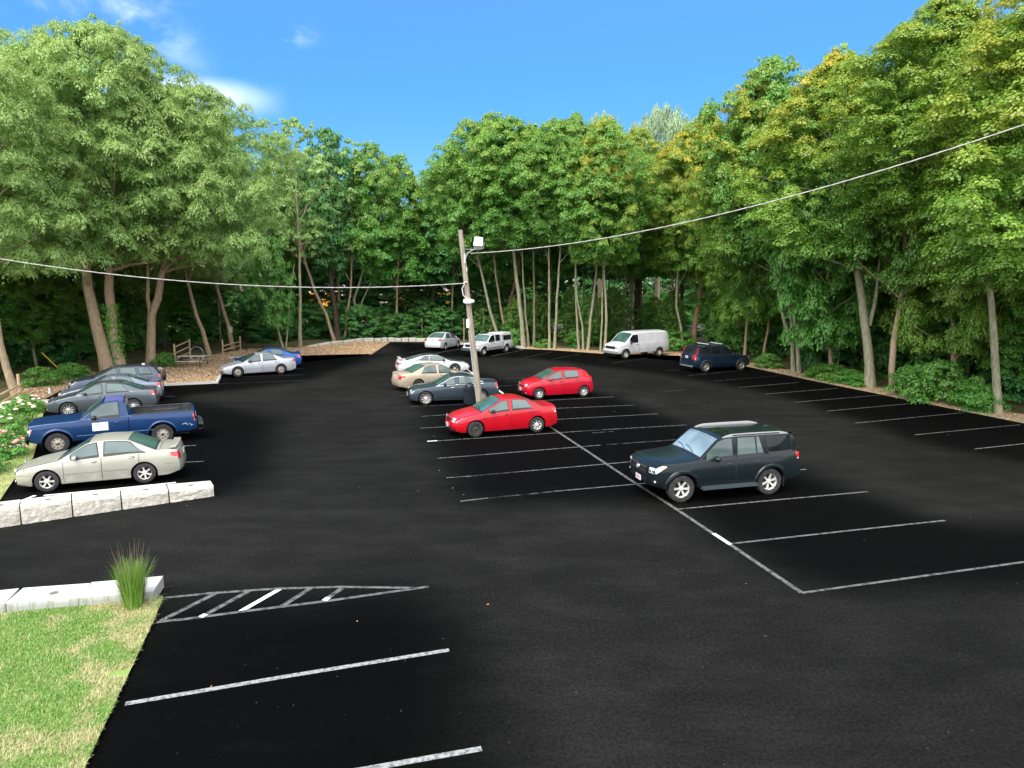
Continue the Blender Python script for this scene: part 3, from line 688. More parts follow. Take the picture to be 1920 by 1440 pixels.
c16 = dict(L=5.5, W=2.0, H=2.12, wb=3.5, fo=.85, top=[(-.5, 1.0), (0, 1.05), (.12, 1.13), (.6, 1.24), (.8, 1.3), (1.55, 1.98), (1.9, 2.09), (3.0, 2.12), (5.0, 2.12), (5.3, 2.06), (5.45, 1.9), (5.5, 1.75), (6, 1.7)],
    belt=[(0, 1.08), (.8, 1.2), (5.5, 1.24)], ws=(.84, 1.56), rwv=(1.3, 1.75, .6), doors=[dict(x=(1.15, 2.15), win=(1.28, 2.05, .0, -.02, 1.85))], hl=(.62, 1, .82, 1.0, .14, 1, .98), tl=(.9, 1, .9, 1.3, .05),
    grille=[(.58, .8, 1.0, 'trim', 1), (.62, .78, .8, 'chrome', 1, .012)], fp=None, rp=.7, sill=.45, tr=.86, paint=WH, rim=('steel', 8, 'rim'), rt=.37, rr=.21, ra=.45, tw=.25, fl=.3, rl=.5, bowF=.12, bowR=.1, rad=.12, crown=.05, extra=van_extra,
    wlo=.06, glass='glass_dark', inset=.01, section=[(0, .97), (.2, .99), (.5, 1), (.8, .995), (1, .985)], nose=[(.3, .03), (.6, 0), (1.0, .05), (1.2, .15)], hood=(.12, .74), tail=[(.2, .03), (1.0, 0), (2.0, .1)], hmat=M['trim'], msize=1.2, mmat=M['trim'])
# 17 dark blue SUV, back to the lot
def crossbars(c):
    X0 = c['X0']
    for x in (2.35, 3.45):
        p = c['part']('roof_bar'); zt = c['top'](x)
        p.mb.box((x + X0, 0, zt + .1), (.09, 1.25, .03), M['bar_white'])
        for s in (-1, 1): p.mb.box((x + X0, s * .56, zt + .04), (.1, .05, .1), M['trim'])
        p.done()
    for s in (-1, 1):
        p = c['part']('roof_rail'); p.mb.tube([Vector((x + X0, s * (c['flat'](x) - .0), c['top'](x) + h)) for x, h in ((1.95, -.03), (2.1, .035), (4.0, .035), (4.25, -.03))], .02, M['trim'], 6); p.done()
        p = c['part']('tail_light'); G = []
        for x, z in ((4.36, 1.62), (4.46, 1.4), (4.58, 1.15)): G.append([c['side'](min(x, 4.7), z, .012, s) + Vector((dx, 0, 0)) for dx in (-.06, .06)])
        p.mb.grid(G, M['red_lens']); p.mb.grid([[c['rear'](s * (.93 - k * .1) * (.86 if z > 1.2 else .95) * .9, z, .01 if z < 1.2 else -.0) for k in range(3)] for z in (.88, 1.0, 1.15)], M['red_lens']); p.done()
M['bar_white'] = mat('bar_white', (.75, .75, .75), .4)
c17 = dict(L=4.8, W=1.9, H=1.76, wb=2.86, fo=.9, top=[(-.5, .86), (0, .92), (.12, .98), (.9, 1.06), (1.2, 1.1), (1.32, 1.13), (2.05, 1.66), (2.35, 1.745), (3.0, 1.76), (4.1, 1.74), (4.28, 1.68), (4.66, 1.18), (4.75, 1.05), (4.8, 1.0), (5.3, .95)],
    belt=[(0, .95), (1.3, 1.05), (3.4, 1.1), (4.8, 1.12)], ws=(1.35, 2.07), rw=(4.3, 4.62), rglass='glass_dark', glass='glass_dark', doors=[dict(x=(1.4, 2.5), win=(1.6, 2.42, 0, -.03)), dict(x=(2.515, 3.4), win=(2.58, 3.3, .0, -.04)), dict(x=(3.4, 4.3), panel=False, dark=1, win=(3.42, 4.2, -.02, -.22))],
    hl=(.6, 1, .76, .92, .3, 0, .95), tl=(.8, 1, .85, 1.15, .12), grille=[(.36, .7, .92, 'trim', .9)], fog=(.8, .5), fp=.52, rp=1.0, sill=.3, tr=.78, paint=paint('midnight_blue_paint', (.008, .022, .045), .3), rim=('spoke', 7, 'rim_warm'), rt=.36, rr=.23, tw=.24,
    lip=(.06, .02, M['board']), extra=crossbars, rearp=[('rear_bumper', .8, .36, .46, 'chrome_dull')], redplate=0, rad=.08, ks=.16)
M['rim_warm'].node_tree.nodes['Principled BSDF'].inputs['Base Color'].default_value = (.55, .5, .42, 1)
# 2 blue single-cab pickup
BL = paint('truck_blue_paint', (.008, .042, .14), .25, .34)
M['primer'] = mat('sun_faded_roof_paint', (.075, .085, .23), .45)
def truck_extra(c):
    D, X0, hw = c['D'], c['X0'], c['hw']; b0, b1 = c['bed']; top, flat = c['top'], c['flat']
    p = c['part']('bed_liner'); zf = .86; ys = c['flat']((b0 + b1) / 2)
    def q(x, y, z): return Vector((x + X0, y, z))
    rail = lambda x: c['topz'](x, 1) if False else top(x) - .035
    for s in (-1, 1): p.mb.grid([[D(x, s * flat(x), rail(x)) if k == 1 else D(x, s * (flat(x) - .0), zf) for k in (0, 1)] for x in np.linspace(b0, b1, 12)], M['liner'])
    p.mb.grid([[D(x, v * flat(x), zf) for v in np.linspace(-1, 1, 12)] for x in np.linspace(b0, b1, 24)], M['liner'])
    for x in (b0, b1): p.mb.grid([[D(x, v * flat(x), z) for v in np.linspace(-1, 1, 8)] for z in (zf, rail(x) + .005)], M['liner'])
    for k in range(9): y = -.6 + .15 * k; p.mb.box(q((b0 + b1) / 2, y, zf + .01), (b1 - b0 - .1, .05, .02), M['liner'])
    for s in (-1, 1): p.mb.box(q(b0 + wb_c, s * (flat(4.3) - .1), zf + .1), (.9, .2, .2), M['liner'])
    p.done(20)
    p = c['part']('bed_rail')
    for s in (-1, 1): p.mb.grid([[D(x, s * (flat(x) + d), rail(x) + .022 + (0 if 0 < k < 3 else -.02)) for k, d in enumerate((-.035, -.03, .05, .06))] for x in np.linspace(b0, b1, 14)], M['liner'])
    p.done()
    p = c['part']('cab_gap')
    for s in (-1, 1): c['spatch'](p.mb, c['c']['ce'] + .02, c['c']['ce'] + .045, .45, 1.13, M['under'], .004, s, nx=1, nz2=8)
    p.done()
    p = c['part']('roof_paint'); c['tpatch'](p.mb, 2.42, 3.02, M['primer'], .004, 1.0, 1.0); p.done()
    p = c['part']('door_sign'); c['spatch'](p.mb, 2.0, 2.5, .72, 1.02, M['plate'], .012, -1)
    for z, x0, x1 in ((.95, 2.08, 2.42), (.88, 2.12, 2.4), (.8, 2.16, 2.36)): c['spatch'](p.mb, x0, x1, z, z + .018, M['sign_ink'], .014, -1, nz2=1)
    p.done()
    p = c['part']('side_stripe')
    for s in (-1, 1): c['spatch'](p.mb, 1.5, 3.95, .585, .6, M['grey_trim2'], .012, s, nz2=1)
    p.done()
    p = c['part']('front_bumper'); G = [[c['front'](v * .95, z, o) for v in np.linspace(-1, 1, 15)] for z, o in ((.4, .04), (.43, .13), (.6, .14), (.63, .05))]
    p.mb.grid(G, M['chrome']); p.done(40)
    p = c['part']('rear_bumper'); G = [[c['rear'](v * .93, z, o) for v in np.linspace(-1, 1, 11)] for z, o in ((.45, .04), (.48, .2), (.62, .2), (.66, .04))]
    p.mb.grid(G, M['grey_trim']); p.done(30)
    p = c['part']('dent'); rn = random.Random(5)
    for k in range(7):
        x = 4.95 + .055 * k + rn.uniform(-.02, .02); z = .66 + rn.uniform(-.035, .07)
        p.mb.blob(c['side'](x, z, -.006, -1), (.05, .012, .012), M['scrape'], 8, 5)
    p.done()
M['liner'] = mat('bed_liner_black', (.03, .032, .034), .7, noise=(9, (.09, .085, .08), .55, .7)); M['sign_ink'] = mat('faded_sign_ink', (.4, .42, .47), .7)
M['scrape'] = mat('scraped_paint', (.4, .47, .58), .5); M['grey_trim2'] = mat('pinstripe', (.22, .3, .45), .4); wb_c = 1.15
c2 = dict(L=5.5, W=1.95, H=1.78, wb=3.34, fo=.9, top=[(-.5, 1.03), (0, 1.06), (.08, 1.1), (.6, 1.14), (1.4, 1.17), (1.62, 1.19), (2.32, 1.7), (2.5, 1.765), (2.8, 1.775), (3.02, 1.74), (3.1, 1.66), (3.16, 1.24), (3.2, 1.22), (5.5, 1.22), (6, 1.2)],
    belt=[(0, 1.07), (1.6, 1.12), (3.1, 1.14), (5.5, 1.14)], ws=(1.66, 2.32), rw=None, bed=(3.28, 5.38), cabend=3.14, ce=3.12, ks=.05, doors=[dict(x=(1.72, 2.98), win=(1.98, 2.86, 0, -.02))],
    hl=(.68, 1, .7, .92, .12, 1, .9), tl=(.86, 1, .78, 1.08, .1), grille=[(.66, .7, .98, 'chrome', 1), (.62, .73, .95, 'trim', 1, .012), (.62, .83, .86, 'chrome', 1, .018)], fp=None, rp=.9, sill=.42, tr=.8, paint=BL, rim=('cap', 8, 'rim_warm'), rt=.375, rr=.22, ra=.47, tw=.26,
    lip=(.06, .02, BL), extra=truck_extra, fl=.3, rl=.3, bowF=.1, bowR=.06, nose=[(.4, .04), (.6, 0), (1.1, .02)], hood=(.1, 1.5), hz=.16, mmat=M['trim'], msize=1.15, inset=.05, section=[(0, .95), (.15, .98), (.45, 1.0), (.8, .99), (1.0, .965)], sf=.06, sr=.03, deck=None)
FLEET = [
 (c1, 'beige-silver four-door sedan with a boot spoiler, parked nearest the pale stone blocks', 'sedan', ((90, 922), (273, 905.5)), 'L'),
 (c2, 'blue single-cab pickup truck with an open bed, white door sign and scraped rear corner', 'pickup truck', ((109, 850), (308, 832)), 'L'),
 (c3, 'slate grey four-door sedan with alloy wheels right behind the blue pickup', 'sedan', ((129, 781), (252, 773.5)), 'L'),
 (c4, 'blue-silver sedan with a lip spoiler, second car beyond the blue pickup', 'sedan', ((150, 763), (268, 756)), 'L'),
 (c5, 'dusky blue wagon with a small white roof antenna, last in the left row', 'wagon', ((162, 746), (276, 739)), 'L'),
 (c6, 'silver four-door sedan with dark wheel centres beside the mulch bed', 'sedan', ((447, 706), (527, 702)), 'L'),
 (c7, 'bright blue sedan mostly hidden behind the silver sedan by the mulch', 'sedan', ((462, 694), (541, 690.5)), 'L'),
 (c8, 'white low sports coupe with a dark roof and rear wing', 'coupe', ((853.6, 699.5), (779, 703.5)), 'R'),
 (c9, 'tan sedan between the white coupe and the charcoal sedan', 'sedan', ((867, 727), (785, 732)), 'R'),
 (c10, 'charcoal sedan with chrome window line parked behind the utility pole', 'sedan', ((796, 761), (904, 753.5)), 'L'),
 (c11, 'small red five-door hatchback in the middle of the lot', 'hatchback', ((1011, 748.7), (1094, 744.3)), 'L'),
 (c12, 'red four-door sedan with one uncovered front wheel, in front of the pole', 'sedan', ((892, 819), (1006, 811)), 'L'),
 (c13, 'large black-green SUV with silver roof rails, nearest the camera', 'suv', ((1275, 943), (1440, 926)), 'L'),
 (c14, 'small white sedan seen from behind at the far edge of the lot', 'sedan', ((858, 651), (834.7, 656.8)), 'R'),
 (c15, 'white pickup truck with a windowed bed cap behind the pole', 'pickup truck', ((906.5, 668), (948.7, 660.4)), 'L'),
 (c16, 'white windowless cargo van at the edge of the wood', 'van', ((1172, 675), (1235, 667)), 'L'),
 (c17, 'midnight blue SUV with two white roof bars facing the trees', 'suv', ((1388.7, 692.5), (1322, 699.6)), 'R'),
]
ROW_YAW = None
for (c_, lab, cat_, near_, sd_) in FLEET:
    r_ = car(c_, lab, cat_, near_, sd_, 'cars parked in the lot')
    r_.name = {'sedan': 'parked_sedan', 'pickup truck': 'pickup_truck', 'wagon': 'parked_wagon', 'coupe': 'sports_coupe', 'hatchback': 'parked_hatchback', 'suv': 'parked_suv', 'van': 'cargo_van'}[cat_]
    print('CAR', lab[:24], 'loc', [round(v, 2) for v in r_.location], 'yaw', round(math.degrees(r_.rotation_euler.z), 1))
# ------------------------------------------------------------------ ground and lot
def asphalt_mat():
    m = bpy.data.materials.new('sealed_asphalt'); m.use_nodes = True; t = m.node_tree; n = t.nodes; l = t.links; b = n['Principled BSDF']
    co = n.new('ShaderNodeTexCoord'); at = n.new('ShaderNodeAttribute'); at.attribute_name = 'wear'
    def noise(sc, det=6, rough=.6, st=None):
        x = n.new('ShaderNodeTexNoise'); x.inputs['Scale'].default_value = sc; x.inputs['Detail'].default_value = det; x.inputs['Roughness'].default_value = rough
        if st:
            q = n.new('ShaderNodeMapping'); q.inputs['Scale'].default_value = st; q.inputs['Rotation'].default_value = (0, 0, R(4)); l.new(co.outputs['Object'], q.inputs[0]); l.new(q.outputs[0], x.inputs['Vector'])
        else: l.new(co.outputs['Object'], x.inputs['Vector'])
        return x.outputs[0]
    def mr(v, a, b_, c=0, d=1):
        x = n.new('ShaderNodeMapRange'); x.inputs['From Min'].default_value = a; x.inputs['From Max'].default_value = b_; x.inputs['To Min'].default_value = c; x.inputs['To Max'].default_value = d; l.new(v, x.inputs['Value']); return x.outputs[0]
    def mm(op, a, b_):
        x = n.new('ShaderNodeMath'); x.operation = op
        for i, v in enumerate((a, b_)):
            if isinstance(v, (int, float)): x.inputs[i].default_value = v
            else: l.new(v, x.inputs[i])
        return x.outputs[0]
    big = mr(noise(.16, 5, .6), .35, .68); mid = mr(noise(1.0, 7, .66, (.55, 1.3, 1)), .42, .78); scuff = mr(noise(.55, 9, .74, (.45, 1.25, 1)), .57, .76)
    fine = mr(noise(17, 6, .85), .33, .67); grit = mr(noise(210, 2, .6), .62, .74); fleck = mr(noise(9, 2, .5), .742, .76)
    wear = mm('MULTIPLY', mm('ADD', at.outputs['Fac'], .06), mr(big, 0, 1, .62, 1.1))
    wear = mm('ADD', wear, mm('MULTIPLY', scuff, .22))
    v = mm('ADD', .0003, mm('MULTIPLY', wear, .0135))
    v = mm('MULTIPLY', v, mr(fine, 0, 1, .25, 1.8)); v = mm('MULTIPLY', v, mr(mid, 0, 1, .75, 1.3))
    v = mm('ADD', v, mm('MULTIPLY', grit, mm('MULTIPLY', mm('ADD', at.outputs['Fac'], .12), .02))); v = mm('ADD', v, mm('MULTIPLY', fleck, .03))
    c = n.new('ShaderNodeCombineColor'); l.new(v, c.inputs[0]); l.new(v, c.inputs[1]); l.new(mm('MULTIPLY', v, .91), c.inputs[2]); l.new(c.outputs[0], b.inputs['Base Color'])
    b.inputs['Roughness'].default_value = .92; b.inputs['Specular IOR Level'].default_value = .045
    bp = n.new('ShaderNodeBump'); bp.inputs['Strength'].default_value = .35; bp.inputs['Distance'].default_value = .01; l.new(fine, bp.inputs['Height']); l.new(bp.outputs[0], b.inputs['Normal'])
    return m
def inpoly(x, y, P):
    c = False; n = len(P)
    for i in range(n):
        a, b = P[i], P[(i + 1) % n]
        if (a[1] > y) != (b[1] > y) and x < (b[0] - a[0]) * (y - a[1]) / (b[1] - a[1]) + a[0]: c = not c
    return c
def gpoly(px): return [(gp(*p).x, gp(*p).y) for p in px]
# zones where cars have kept the fresh black sealer from wearing
STALLS = [gpoly(q) for q in (
    [(790, 780), (760, 700), (880, 690), (960, 715), (1150, 740), (1290, 797), (1500, 880), (1772, 976), (2400, 990), (2500, 1110), (1503, 1112), (1260, 950), (863, 940), (800, 830)],
    [(-100, 930), (60, 760), (300, 722), (560, 668), (720, 664), (575, 715), (330, 745), (520, 780), (515, 880), (440, 930), (100, 940)],
    [(730, 642), (1000, 650), (1250, 668), (1400, 688), (2200, 850), (2600, 1000), (1750, 838), (1450, 738), (1230, 700), (1000, 672), (760, 668)],
    [(290, 1122), (804, 1098), (930, 1210), (960, 1440), (1000, 1900), (-400, 1900)])]
def build_ground():
    x0, x1, y0, y1, st = -46, 48, -6, 80, .5
    nx, ny = int((x1 - x0) / st), int((y1 - y0) / st)
    X = np.linspace(x0, x1, nx + 1); Y = np.linspace(y0, y1, ny + 1)
    me = bpy.data.meshes.new('asphalt'); vs = [(x, y, 0) for y in Y for x in X]
    fs = [(j * (nx + 1) + i, j * (nx + 1) + i + 1, (j + 1) * (nx + 1) + i + 1, (j + 1) * (nx + 1) + i) for j in range(ny) for i in range(nx)]
    me.from_pydata(vs, [], fs)
    w = np.array([0.0 if any(inpoly(v[0], v[1], P) for P in STALLS) else 1.0 for v in vs]).reshape(ny + 1, nx + 1)
    for _ in range(5):
        q = np.pad(w, 1, mode='edge'); w = (q[1:-1, 1:-1] * 4 + q[:-2, 1:-1] + q[2:, 1:-1] + q[1:-1, :-2] + q[1:-1, 2:]) / 8
    at = me.attributes.new('wear', 'FLOAT', 'POINT'); at.data.foreach_set('value', w.reshape(-1).astype(np.float32))
    me.materials.append(asphalt_mat()); o = link('asphalt', me); tag(o, 'freshly sealed black asphalt of the parking lot', 'parking lot', kind='structure')
build_ground()
M['litter'] = mat('woodland_litter', (.17, .12, .07), .95, spec=.1, noise=(.9, (.08, .11, .04), .4, .62, 9), bump=(14, .6, .04))
M['mulch'] = mat('wood_chip_mulch', (.50, .34, .2), .95, spec=.1, noise=(26, (.2, .13, .07), .42, .66, 6), bump=(40, .8, .03))
M['dirt'] = mat('leaf_strewn_earth', (.55, .40, .26), .95, spec=.1, noise=(7, (.3, .21, .12), .4, .66, 8), bump=(30, .8, .03))
M['grass_soil'] = mat('dry_lawn_soil', (.48, .41, .22), .95, spec=.1, noise=(1.6, (.22, .3, .085), .42, .58, 9), bump=(30, .8, .03))
M['road'] = mat('pale_road', (.23, .24, .25), .8, noise=(2, (.18, .19, .2), .4, .6))
M['paint_line'] = mat('worn_white_paint', (.125, .125, .12), .75, spec=.2, noise=(7, (.03, .03, .03), .44, .66, 10))
M['paint_near'] = mat('rubbed_white_paint', (.30, .30, .295), .75, spec=.2, noise=(16, (.10, .10, .10), .42, .66, 10))
M['paint_bright'] = mat('bright_white_paint', (.75, .75, .74), .7, spec=.2, noise=(20, (.5, .5, .5), .5, .7, 7))
M['paint_faint'] = mat('faded_white_paint', (.055, .055, .054), .8, spec=.1, noise=(4, (.004, .004, .004), .42, .6, 9))
# lot boundary in photo pixels, clockwise from the near left
BND = [(-900, 1900), (162, 1440), (290, 1165), (306, 1124), (301, 1080), (-900, 1230), (-900, 1120), (-260, 1020), (-60, 1000), (0, 942), (29, 898), (62, 862), (74, 820), (80, 782), (88, 748), (112, 735), (304, 723.5), (409, 718.5), (420, 697), (440, 672), (555, 668), (697, 664.5), (731, 642), (797, 642), (870, 646), (960, 650), (979, 655), (1037, 657.5), (1125, 664), (1271, 668), (1398, 688), (1520, 714.5), (1920, 796), (2400, 893), (3400, 1150)]
def sheet(name, pts, z, m, label=None, kind='structure', cat=None, thick=None):
    bm = bmesh.new(); vs = [bm.verts.new((p[0], p[1], z)) for p in pts]; f = bm.faces.new(vs); bmesh.ops.triangulate(bm, faces=[f]); bmesh.ops.recalc_face_normals(bm, faces=bm.faces)
    if bm.faces[:][0].normal.z < 0: bmesh.ops.reverse_faces(bm, faces=bm.faces)
    me = bpy.data.meshes.new(name); bm.to_mesh(me); bm.free(); me.materials.append(m); o = link(name, me); tag(o, label, cat, kind=kind); return o
bp_ = [gp(*p) for p in BND[9:]]                                    # from the left lawn round to the right
CEN = Vector((2, 24, 0)); ring_ = MB(); far = []
for p in bp_: d = (p - CEN); far.append(CEN + d.normalized() * 900)
near_ = [Vector((p.x, p.y, .03)) for p in bp_]; far = [Vector((p.x, p.y, .03)) for p in far]
for i in range(len(near_) - 1):
    P_ = [[near_[j] + (far[j] - near_[j]) * t for t in (0, .01, .04, .12, .4, 1)] for j in (i, i + 1)]; ring_.grid(P_, M['litter'])
gnd = ring_.build('forest_floor'); tag(gnd, 'dark leaf-strewn woodland ground around the lot', 'ground', kind='structure')
me_ = gnd.data; bm = bmesh.new(); bm.from_mesh(me_); bmesh.ops.recalc_face_normals(bm, faces=bm.faces); 
if sum(f.normal.z for f in bm.faces) < 0: bmesh.ops.reverse_faces(bm, faces=bm.faces)
bm.to_mesh(me_); bm.free()
# overlays
LAWN_R = gpoly([(-900, 1500), (-500, 1900), (20, 1900), (162, 1440), (290, 1165), (306, 1126), (290, 1128), (-900, 1248)])
sheet('lawn', LAWN_R, .05, M['grass_soil'], 'patchy green and straw lawn in the near left corner', cat='lawn')
LAWN_L = gpoly([(-260, 1018), (-60, 998), (0, 941), (29, 898), (62, 860), (74, 820), (80, 782), (88, 752), (40, 752), (-60, 790), (-400, 900)])
sheet('lawn_strip', LAWN_L, .05, M['grass_soil'], 'narrow strip of lawn between the left row of cars and the roses', cat='lawn')
MUL = gpoly([(88, 748), (112, 735), (304, 723.5), (409, 718.5), (420, 697), (440, 672), (555, 668), (697, 664.5), (731, 642), (640, 640), (560, 652), (470, 655), (420, 662), (330, 682), (260, 695), (150, 700), (40, 720), (20, 745)])
sheet('mulch_bed', MUL, .055, M['mulch'], 'brown wood-chip mulch around the picnic table', cat='mulch')
strip = gpoly([(979, 655), (1037, 657.5), (1125, 664), (1271, 668), (1398, 688), (1520, 714.5), (1920, 796), (2400, 893), (2400, 880), (1920, 779), (1520, 703), (1398, 679), (1271, 662), (1125, 658.5), (1037, 652.5), (979, 650)])
sheet('dirt_strip', strip, .055, M['dirt'], 'strip of brown earth and fallen leaves along the right edge of the lot', cat='ground')
rd = MB(); a_, b_ = gp(985, 612), gp(1330, 606); rd.grid([[Vector((-10, 84.5, .06)), Vector((130, 99, .06))], [Vector((-10, 90.5, .06)), Vector((130, 106, .06))]], M['road']); o = rd.build('road'); tag(o, 'pale road beyond the wood', 'road', kind='structure')
# ---- markings
def line(px, w=.075, m='paint_line', z=.005):
    P = [gp(*p) for p in px]; g = MB(); L_, Rr_ = [], []
    for i, p in enumerate(P):
        t = (P[min(i + 1, len(P) - 1)] - P[max(i - 1, 0)]).normalized(); nn = Vector((-t.y, t.x, 0)) * w / 2
        L_.append(Vector((p.x, p.y, z)) + nn); Rr_.append(Vector((p.x, p.y, z)) - nn)
    g.grid([L_, Rr_], M[m], flip=True)
    o = g.build('parking_line'); tag(o, kind='structure'); return o
for px in ([(789, 781), (842, 777.3), (871, 775.5), (1038, 766), (1190, 759.8)], [(788, 803), (840, 800), (1041, 786.7), (1234, 776)], [(801, 828), (943, 818.7), (1090, 808.6)],
           [(910, 852.4), (1126, 834.7)], [(972, 884.7), (1182, 866)], [(863, 940), (915, 934)], [(1040, 921.4), (1202, 907), (1360, 893), (1512, 880)], [(1270, 955), (1450, 938), (1627, 922)],
           [(1368, 1020), (1575, 997), (1772, 976)], [(1503, 1112), (1700, 1084.5), (1920, 1054), (2250, 1010)], [(1130, 806), (1288, 796.8)], [(1013, 751.5), (1151, 744)],
           [(1385, 726.5), (1500, 717)], [(1435, 739), (1571, 728)], [(1489, 754.4), (1650, 741)], [(1550, 771), (1721, 755.5)], [(1603, 793.5), (1809, 773.5)], [(1715, 815.5), (1912, 796.5)], [(1827, 842), (2050, 818)],
           [(342, 867), (382, 865)], [(336, 837), (368, 835)], [(329, 813), (355.5, 810.7)], [(306, 744), (327, 743)],
           [(816, 662.6), (864, 654)], [(921, 668), (978, 656.7)], [(820, 859.4), (880, 855)], [(837, 896), (884, 892.8)]): line(px)
for px in ([(880, 855), (910, 852.4)], [(884, 892.8), (972, 884.7)], [(992, 926.6), (1040, 921.4)], [(928, 725), (972, 722)], [(927, 711), (982, 708.6)], [(767, 763), (871, 758)], [(980, 671.4), (1035, 660)], [(1037, 673.6), (1087.5, 664)], [(770, 661.5), (799, 656)],
           [(1147, 681), (1240, 668)], [(1247, 695.5), (1276, 693)], [(1290, 704.6), (1398, 693.4)], [(1338, 714.7), (1466, 704)], [(1232, 735), (1284, 731.5)], [(1137, 834), (1256, 825.4), (1330, 819)], [(555, 703.7), (570, 702.5)],
           [(420, 707), (570, 703)], [(408, 720), (570, 713)], [(555, 692), (569, 690.5)], [(555, 681), (569, 679.5)], [(915, 934), (992, 926.6)], [(740, 727), (760, 725.6)], [(738, 712), (752, 711)], [(735, 744), (772, 741)], [(1090, 808.6), (1130, 806)], [(1110, 812), (1150, 809)]): line(px, .1, 'paint_faint')
line([(872, 690), (888, 702), (930, 729), (945, 739.6), (1026, 797), (1090, 839), (1180, 899), (1265, 953), (1340, 1003), (1368, 1021), (1503, 1112)], .11, z=.009)
line([(928, 727), (943, 738)], .12, 'paint_bright', .012); line([(1338, 1001), (1369, 1021.4)], .11, 'paint_bright', .012); line([(801, 828), (820, 826.7)], .1, 'paint_bright', .012); line([(872, 690), (889, 702.5)], .12, 'paint_bright', .012)
line([(235, 1320), (540, 1268), (842, 1219)], .1, 'paint_near'); line([(560, 1464), (700, 1440), (903, 1404)], .1, 'paint_near')
line([(308, 1121.7), (393, 1113), (522, 1104.2), (639, 1101), (776, 1103)], .09, z=.009); line([(293, 1167.5), (368, 1159), (452, 1147.5), (610, 1128), (804, 1100.4)], .09, z=.009)
for i, px in enumerate(([(302, 1164), (406, 1112)], [(374.6, 1158.7), (466, 1108.7)], [(449.6, 1147.5), (524.6, 1104.6)], [(526.7, 1138), (583, 1103)], [(606, 1128), (643, 1101.7)])): line(px, .11, 'paint_bright' if i == 2 else 'paint_line')
line([(376, 1158), (386, 1152.5)], .11, 'paint_bright', .012); line([(608, 1127), (616, 1121)], .11, 'paint_bright', .012)
line([(82, 929.5), (200, 918.5), (330, 905)], .1, 'paint_bright', .009)
for px in ([(20, 948), (66, 929)], [(95, 944), (123, 925.5)], [(146, 937), (170, 921)], [(200, 929), (229, 916)], [(255, 921), (280, 911)]): line(px, .11, 'paint_bright')
# ---- pale stone blocks (near barrier), one thing each
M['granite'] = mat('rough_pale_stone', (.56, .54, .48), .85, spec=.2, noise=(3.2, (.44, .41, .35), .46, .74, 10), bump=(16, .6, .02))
M['granite_face_shaded'] = mat('rough_stone_face_shaded', (.53, .50, .43), .9, spec=.15, noise=(4.5, (.42, .385, .31), .44, .72, 10), bump=(13, 1.0, .04))  # upright faces coloured darker than the tops, shade put into the base colour
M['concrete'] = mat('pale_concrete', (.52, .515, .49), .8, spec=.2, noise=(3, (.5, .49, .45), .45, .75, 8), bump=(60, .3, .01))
M['concrete_face_shaded'] = mat('stained_shaded_concrete', (.36, .37, .345), .85, spec=.2, noise=(6, (.25, .25, .19), .45, .7, 8), bump=(30, .3, .01), stretch=(3, 3, .5))  # base darkened as painted shade on the wall faces, with stain streaks over it
M['hole'] = mat('lifting_recess', (.16, .13, .1), .9)
def block(name, A, B, depth, h0, h1, m, mface, label, group, rough=.03, seed=1, hole=True, z0=-.05, cat='stone block'):
    """A->B: ground line of the face toward the camera; rough outer face, chamfered top"""
    t = (B - A); Ln = t.length; t.normalize(); nn = Vector((-t.y, t.x, 0)); rn = random.Random(seed)
    o = empty(name, (A + B) / 2, math.atan2(t.y, t.x), label, cat, group); nx, nz_ = max(6, int(Ln / .07)), 7
    def P(u, v, w):      # u along 0..1, v up, w depth
        return Vector(((u - .5) * Ln, w, v))
    H_ = lambda u: h0 + (h1 - h0) * u
    face = MB(); G = []
    for j in range(nz_ + 1):
        row = []
        for i in range(nx + 1):
            u = i / nx; edge = min(i, nx - i, nz_ - j) == 0
            u2 = .004 + .992 * u; row.append(P(u2, z0 + (H_(u) - .015 - z0) * j / nz_, (.0 if not edge else .02) + (rn.uniform(-rough, rough * .4) if not edge else 0)))
        G.append(row)
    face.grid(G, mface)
    top = [[p + Vector((0, .018, .015)) for p in G[-1]], [P(.004 + .992 * i / nx, H_(i / nx), depth - .01) for i in range(nx + 1)]]
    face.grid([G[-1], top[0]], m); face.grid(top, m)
    back = [[P(.004 + .992 * i / nx, H_(i / nx) - .012, depth) for i in range(nx + 1)], [P(.004 + .992 * i / nx, z0, depth) for i in range(nx + 1)]]
    face.grid([top[1], back[0]], m); face.grid(back, m)
    for s, u in ((0, .004), (nx, .996)):
        G2 = []
        for j in range(nz_ + 1):
            g0 = G[j][s]; G2.append([g0] + [P(u, g0.z, w) + Vector((rn.uniform(-rough, rough) * .25, 0, 0)) for w in np.linspace(.1, depth - .06, 6)] + [P(u, g0.z, depth)])
        face.grid(G2, mface); face.grid([G2[-1], [G[-1][s] + Vector((0, .018, .015))] + [P(u, H_(u / 1.0), p.y) for p in G2[-1][1:]]], m)
    face.build('stone_body', o, 30)
    if hole:
        hh = MB(); hz = (h0 + h1) / 2
        hh.lathez([(0, .004), (.05, .004), (.075, .007), (.08, .003)], M['hole'], 16, (rn.uniform(-.1, .1), depth * .45, hz)); q = hh.build('lifting_recess', o, 40)
    return o
bx = [(-240, 1032, 1040), (-115, 1010, .58), (-2, 992, .56), (40, 0, 0), (135, 0, 0), (228, 0, 0), (317, 0, 0), (403, 0, 0)]
xs_ = [-150, -52, 40, 137, 229, 318, 403]; yl = lambda x: 989.5 + (x - 0) * (930 - 989.5) / 403
hs_ = [.54, .52, .51, .49, .47, .42, .37, .33]
LB = ['leftmost pale stone block, mostly outside the frame', 'pale stone block cut by the left edge of the frame', 'pale stone block, second from the left in the barrier', 'pale stone block, third from the left in the barrier', 'pale stone block next to the rounded end block', 'rounded end block of the pale stone barrier beside the drive lane']
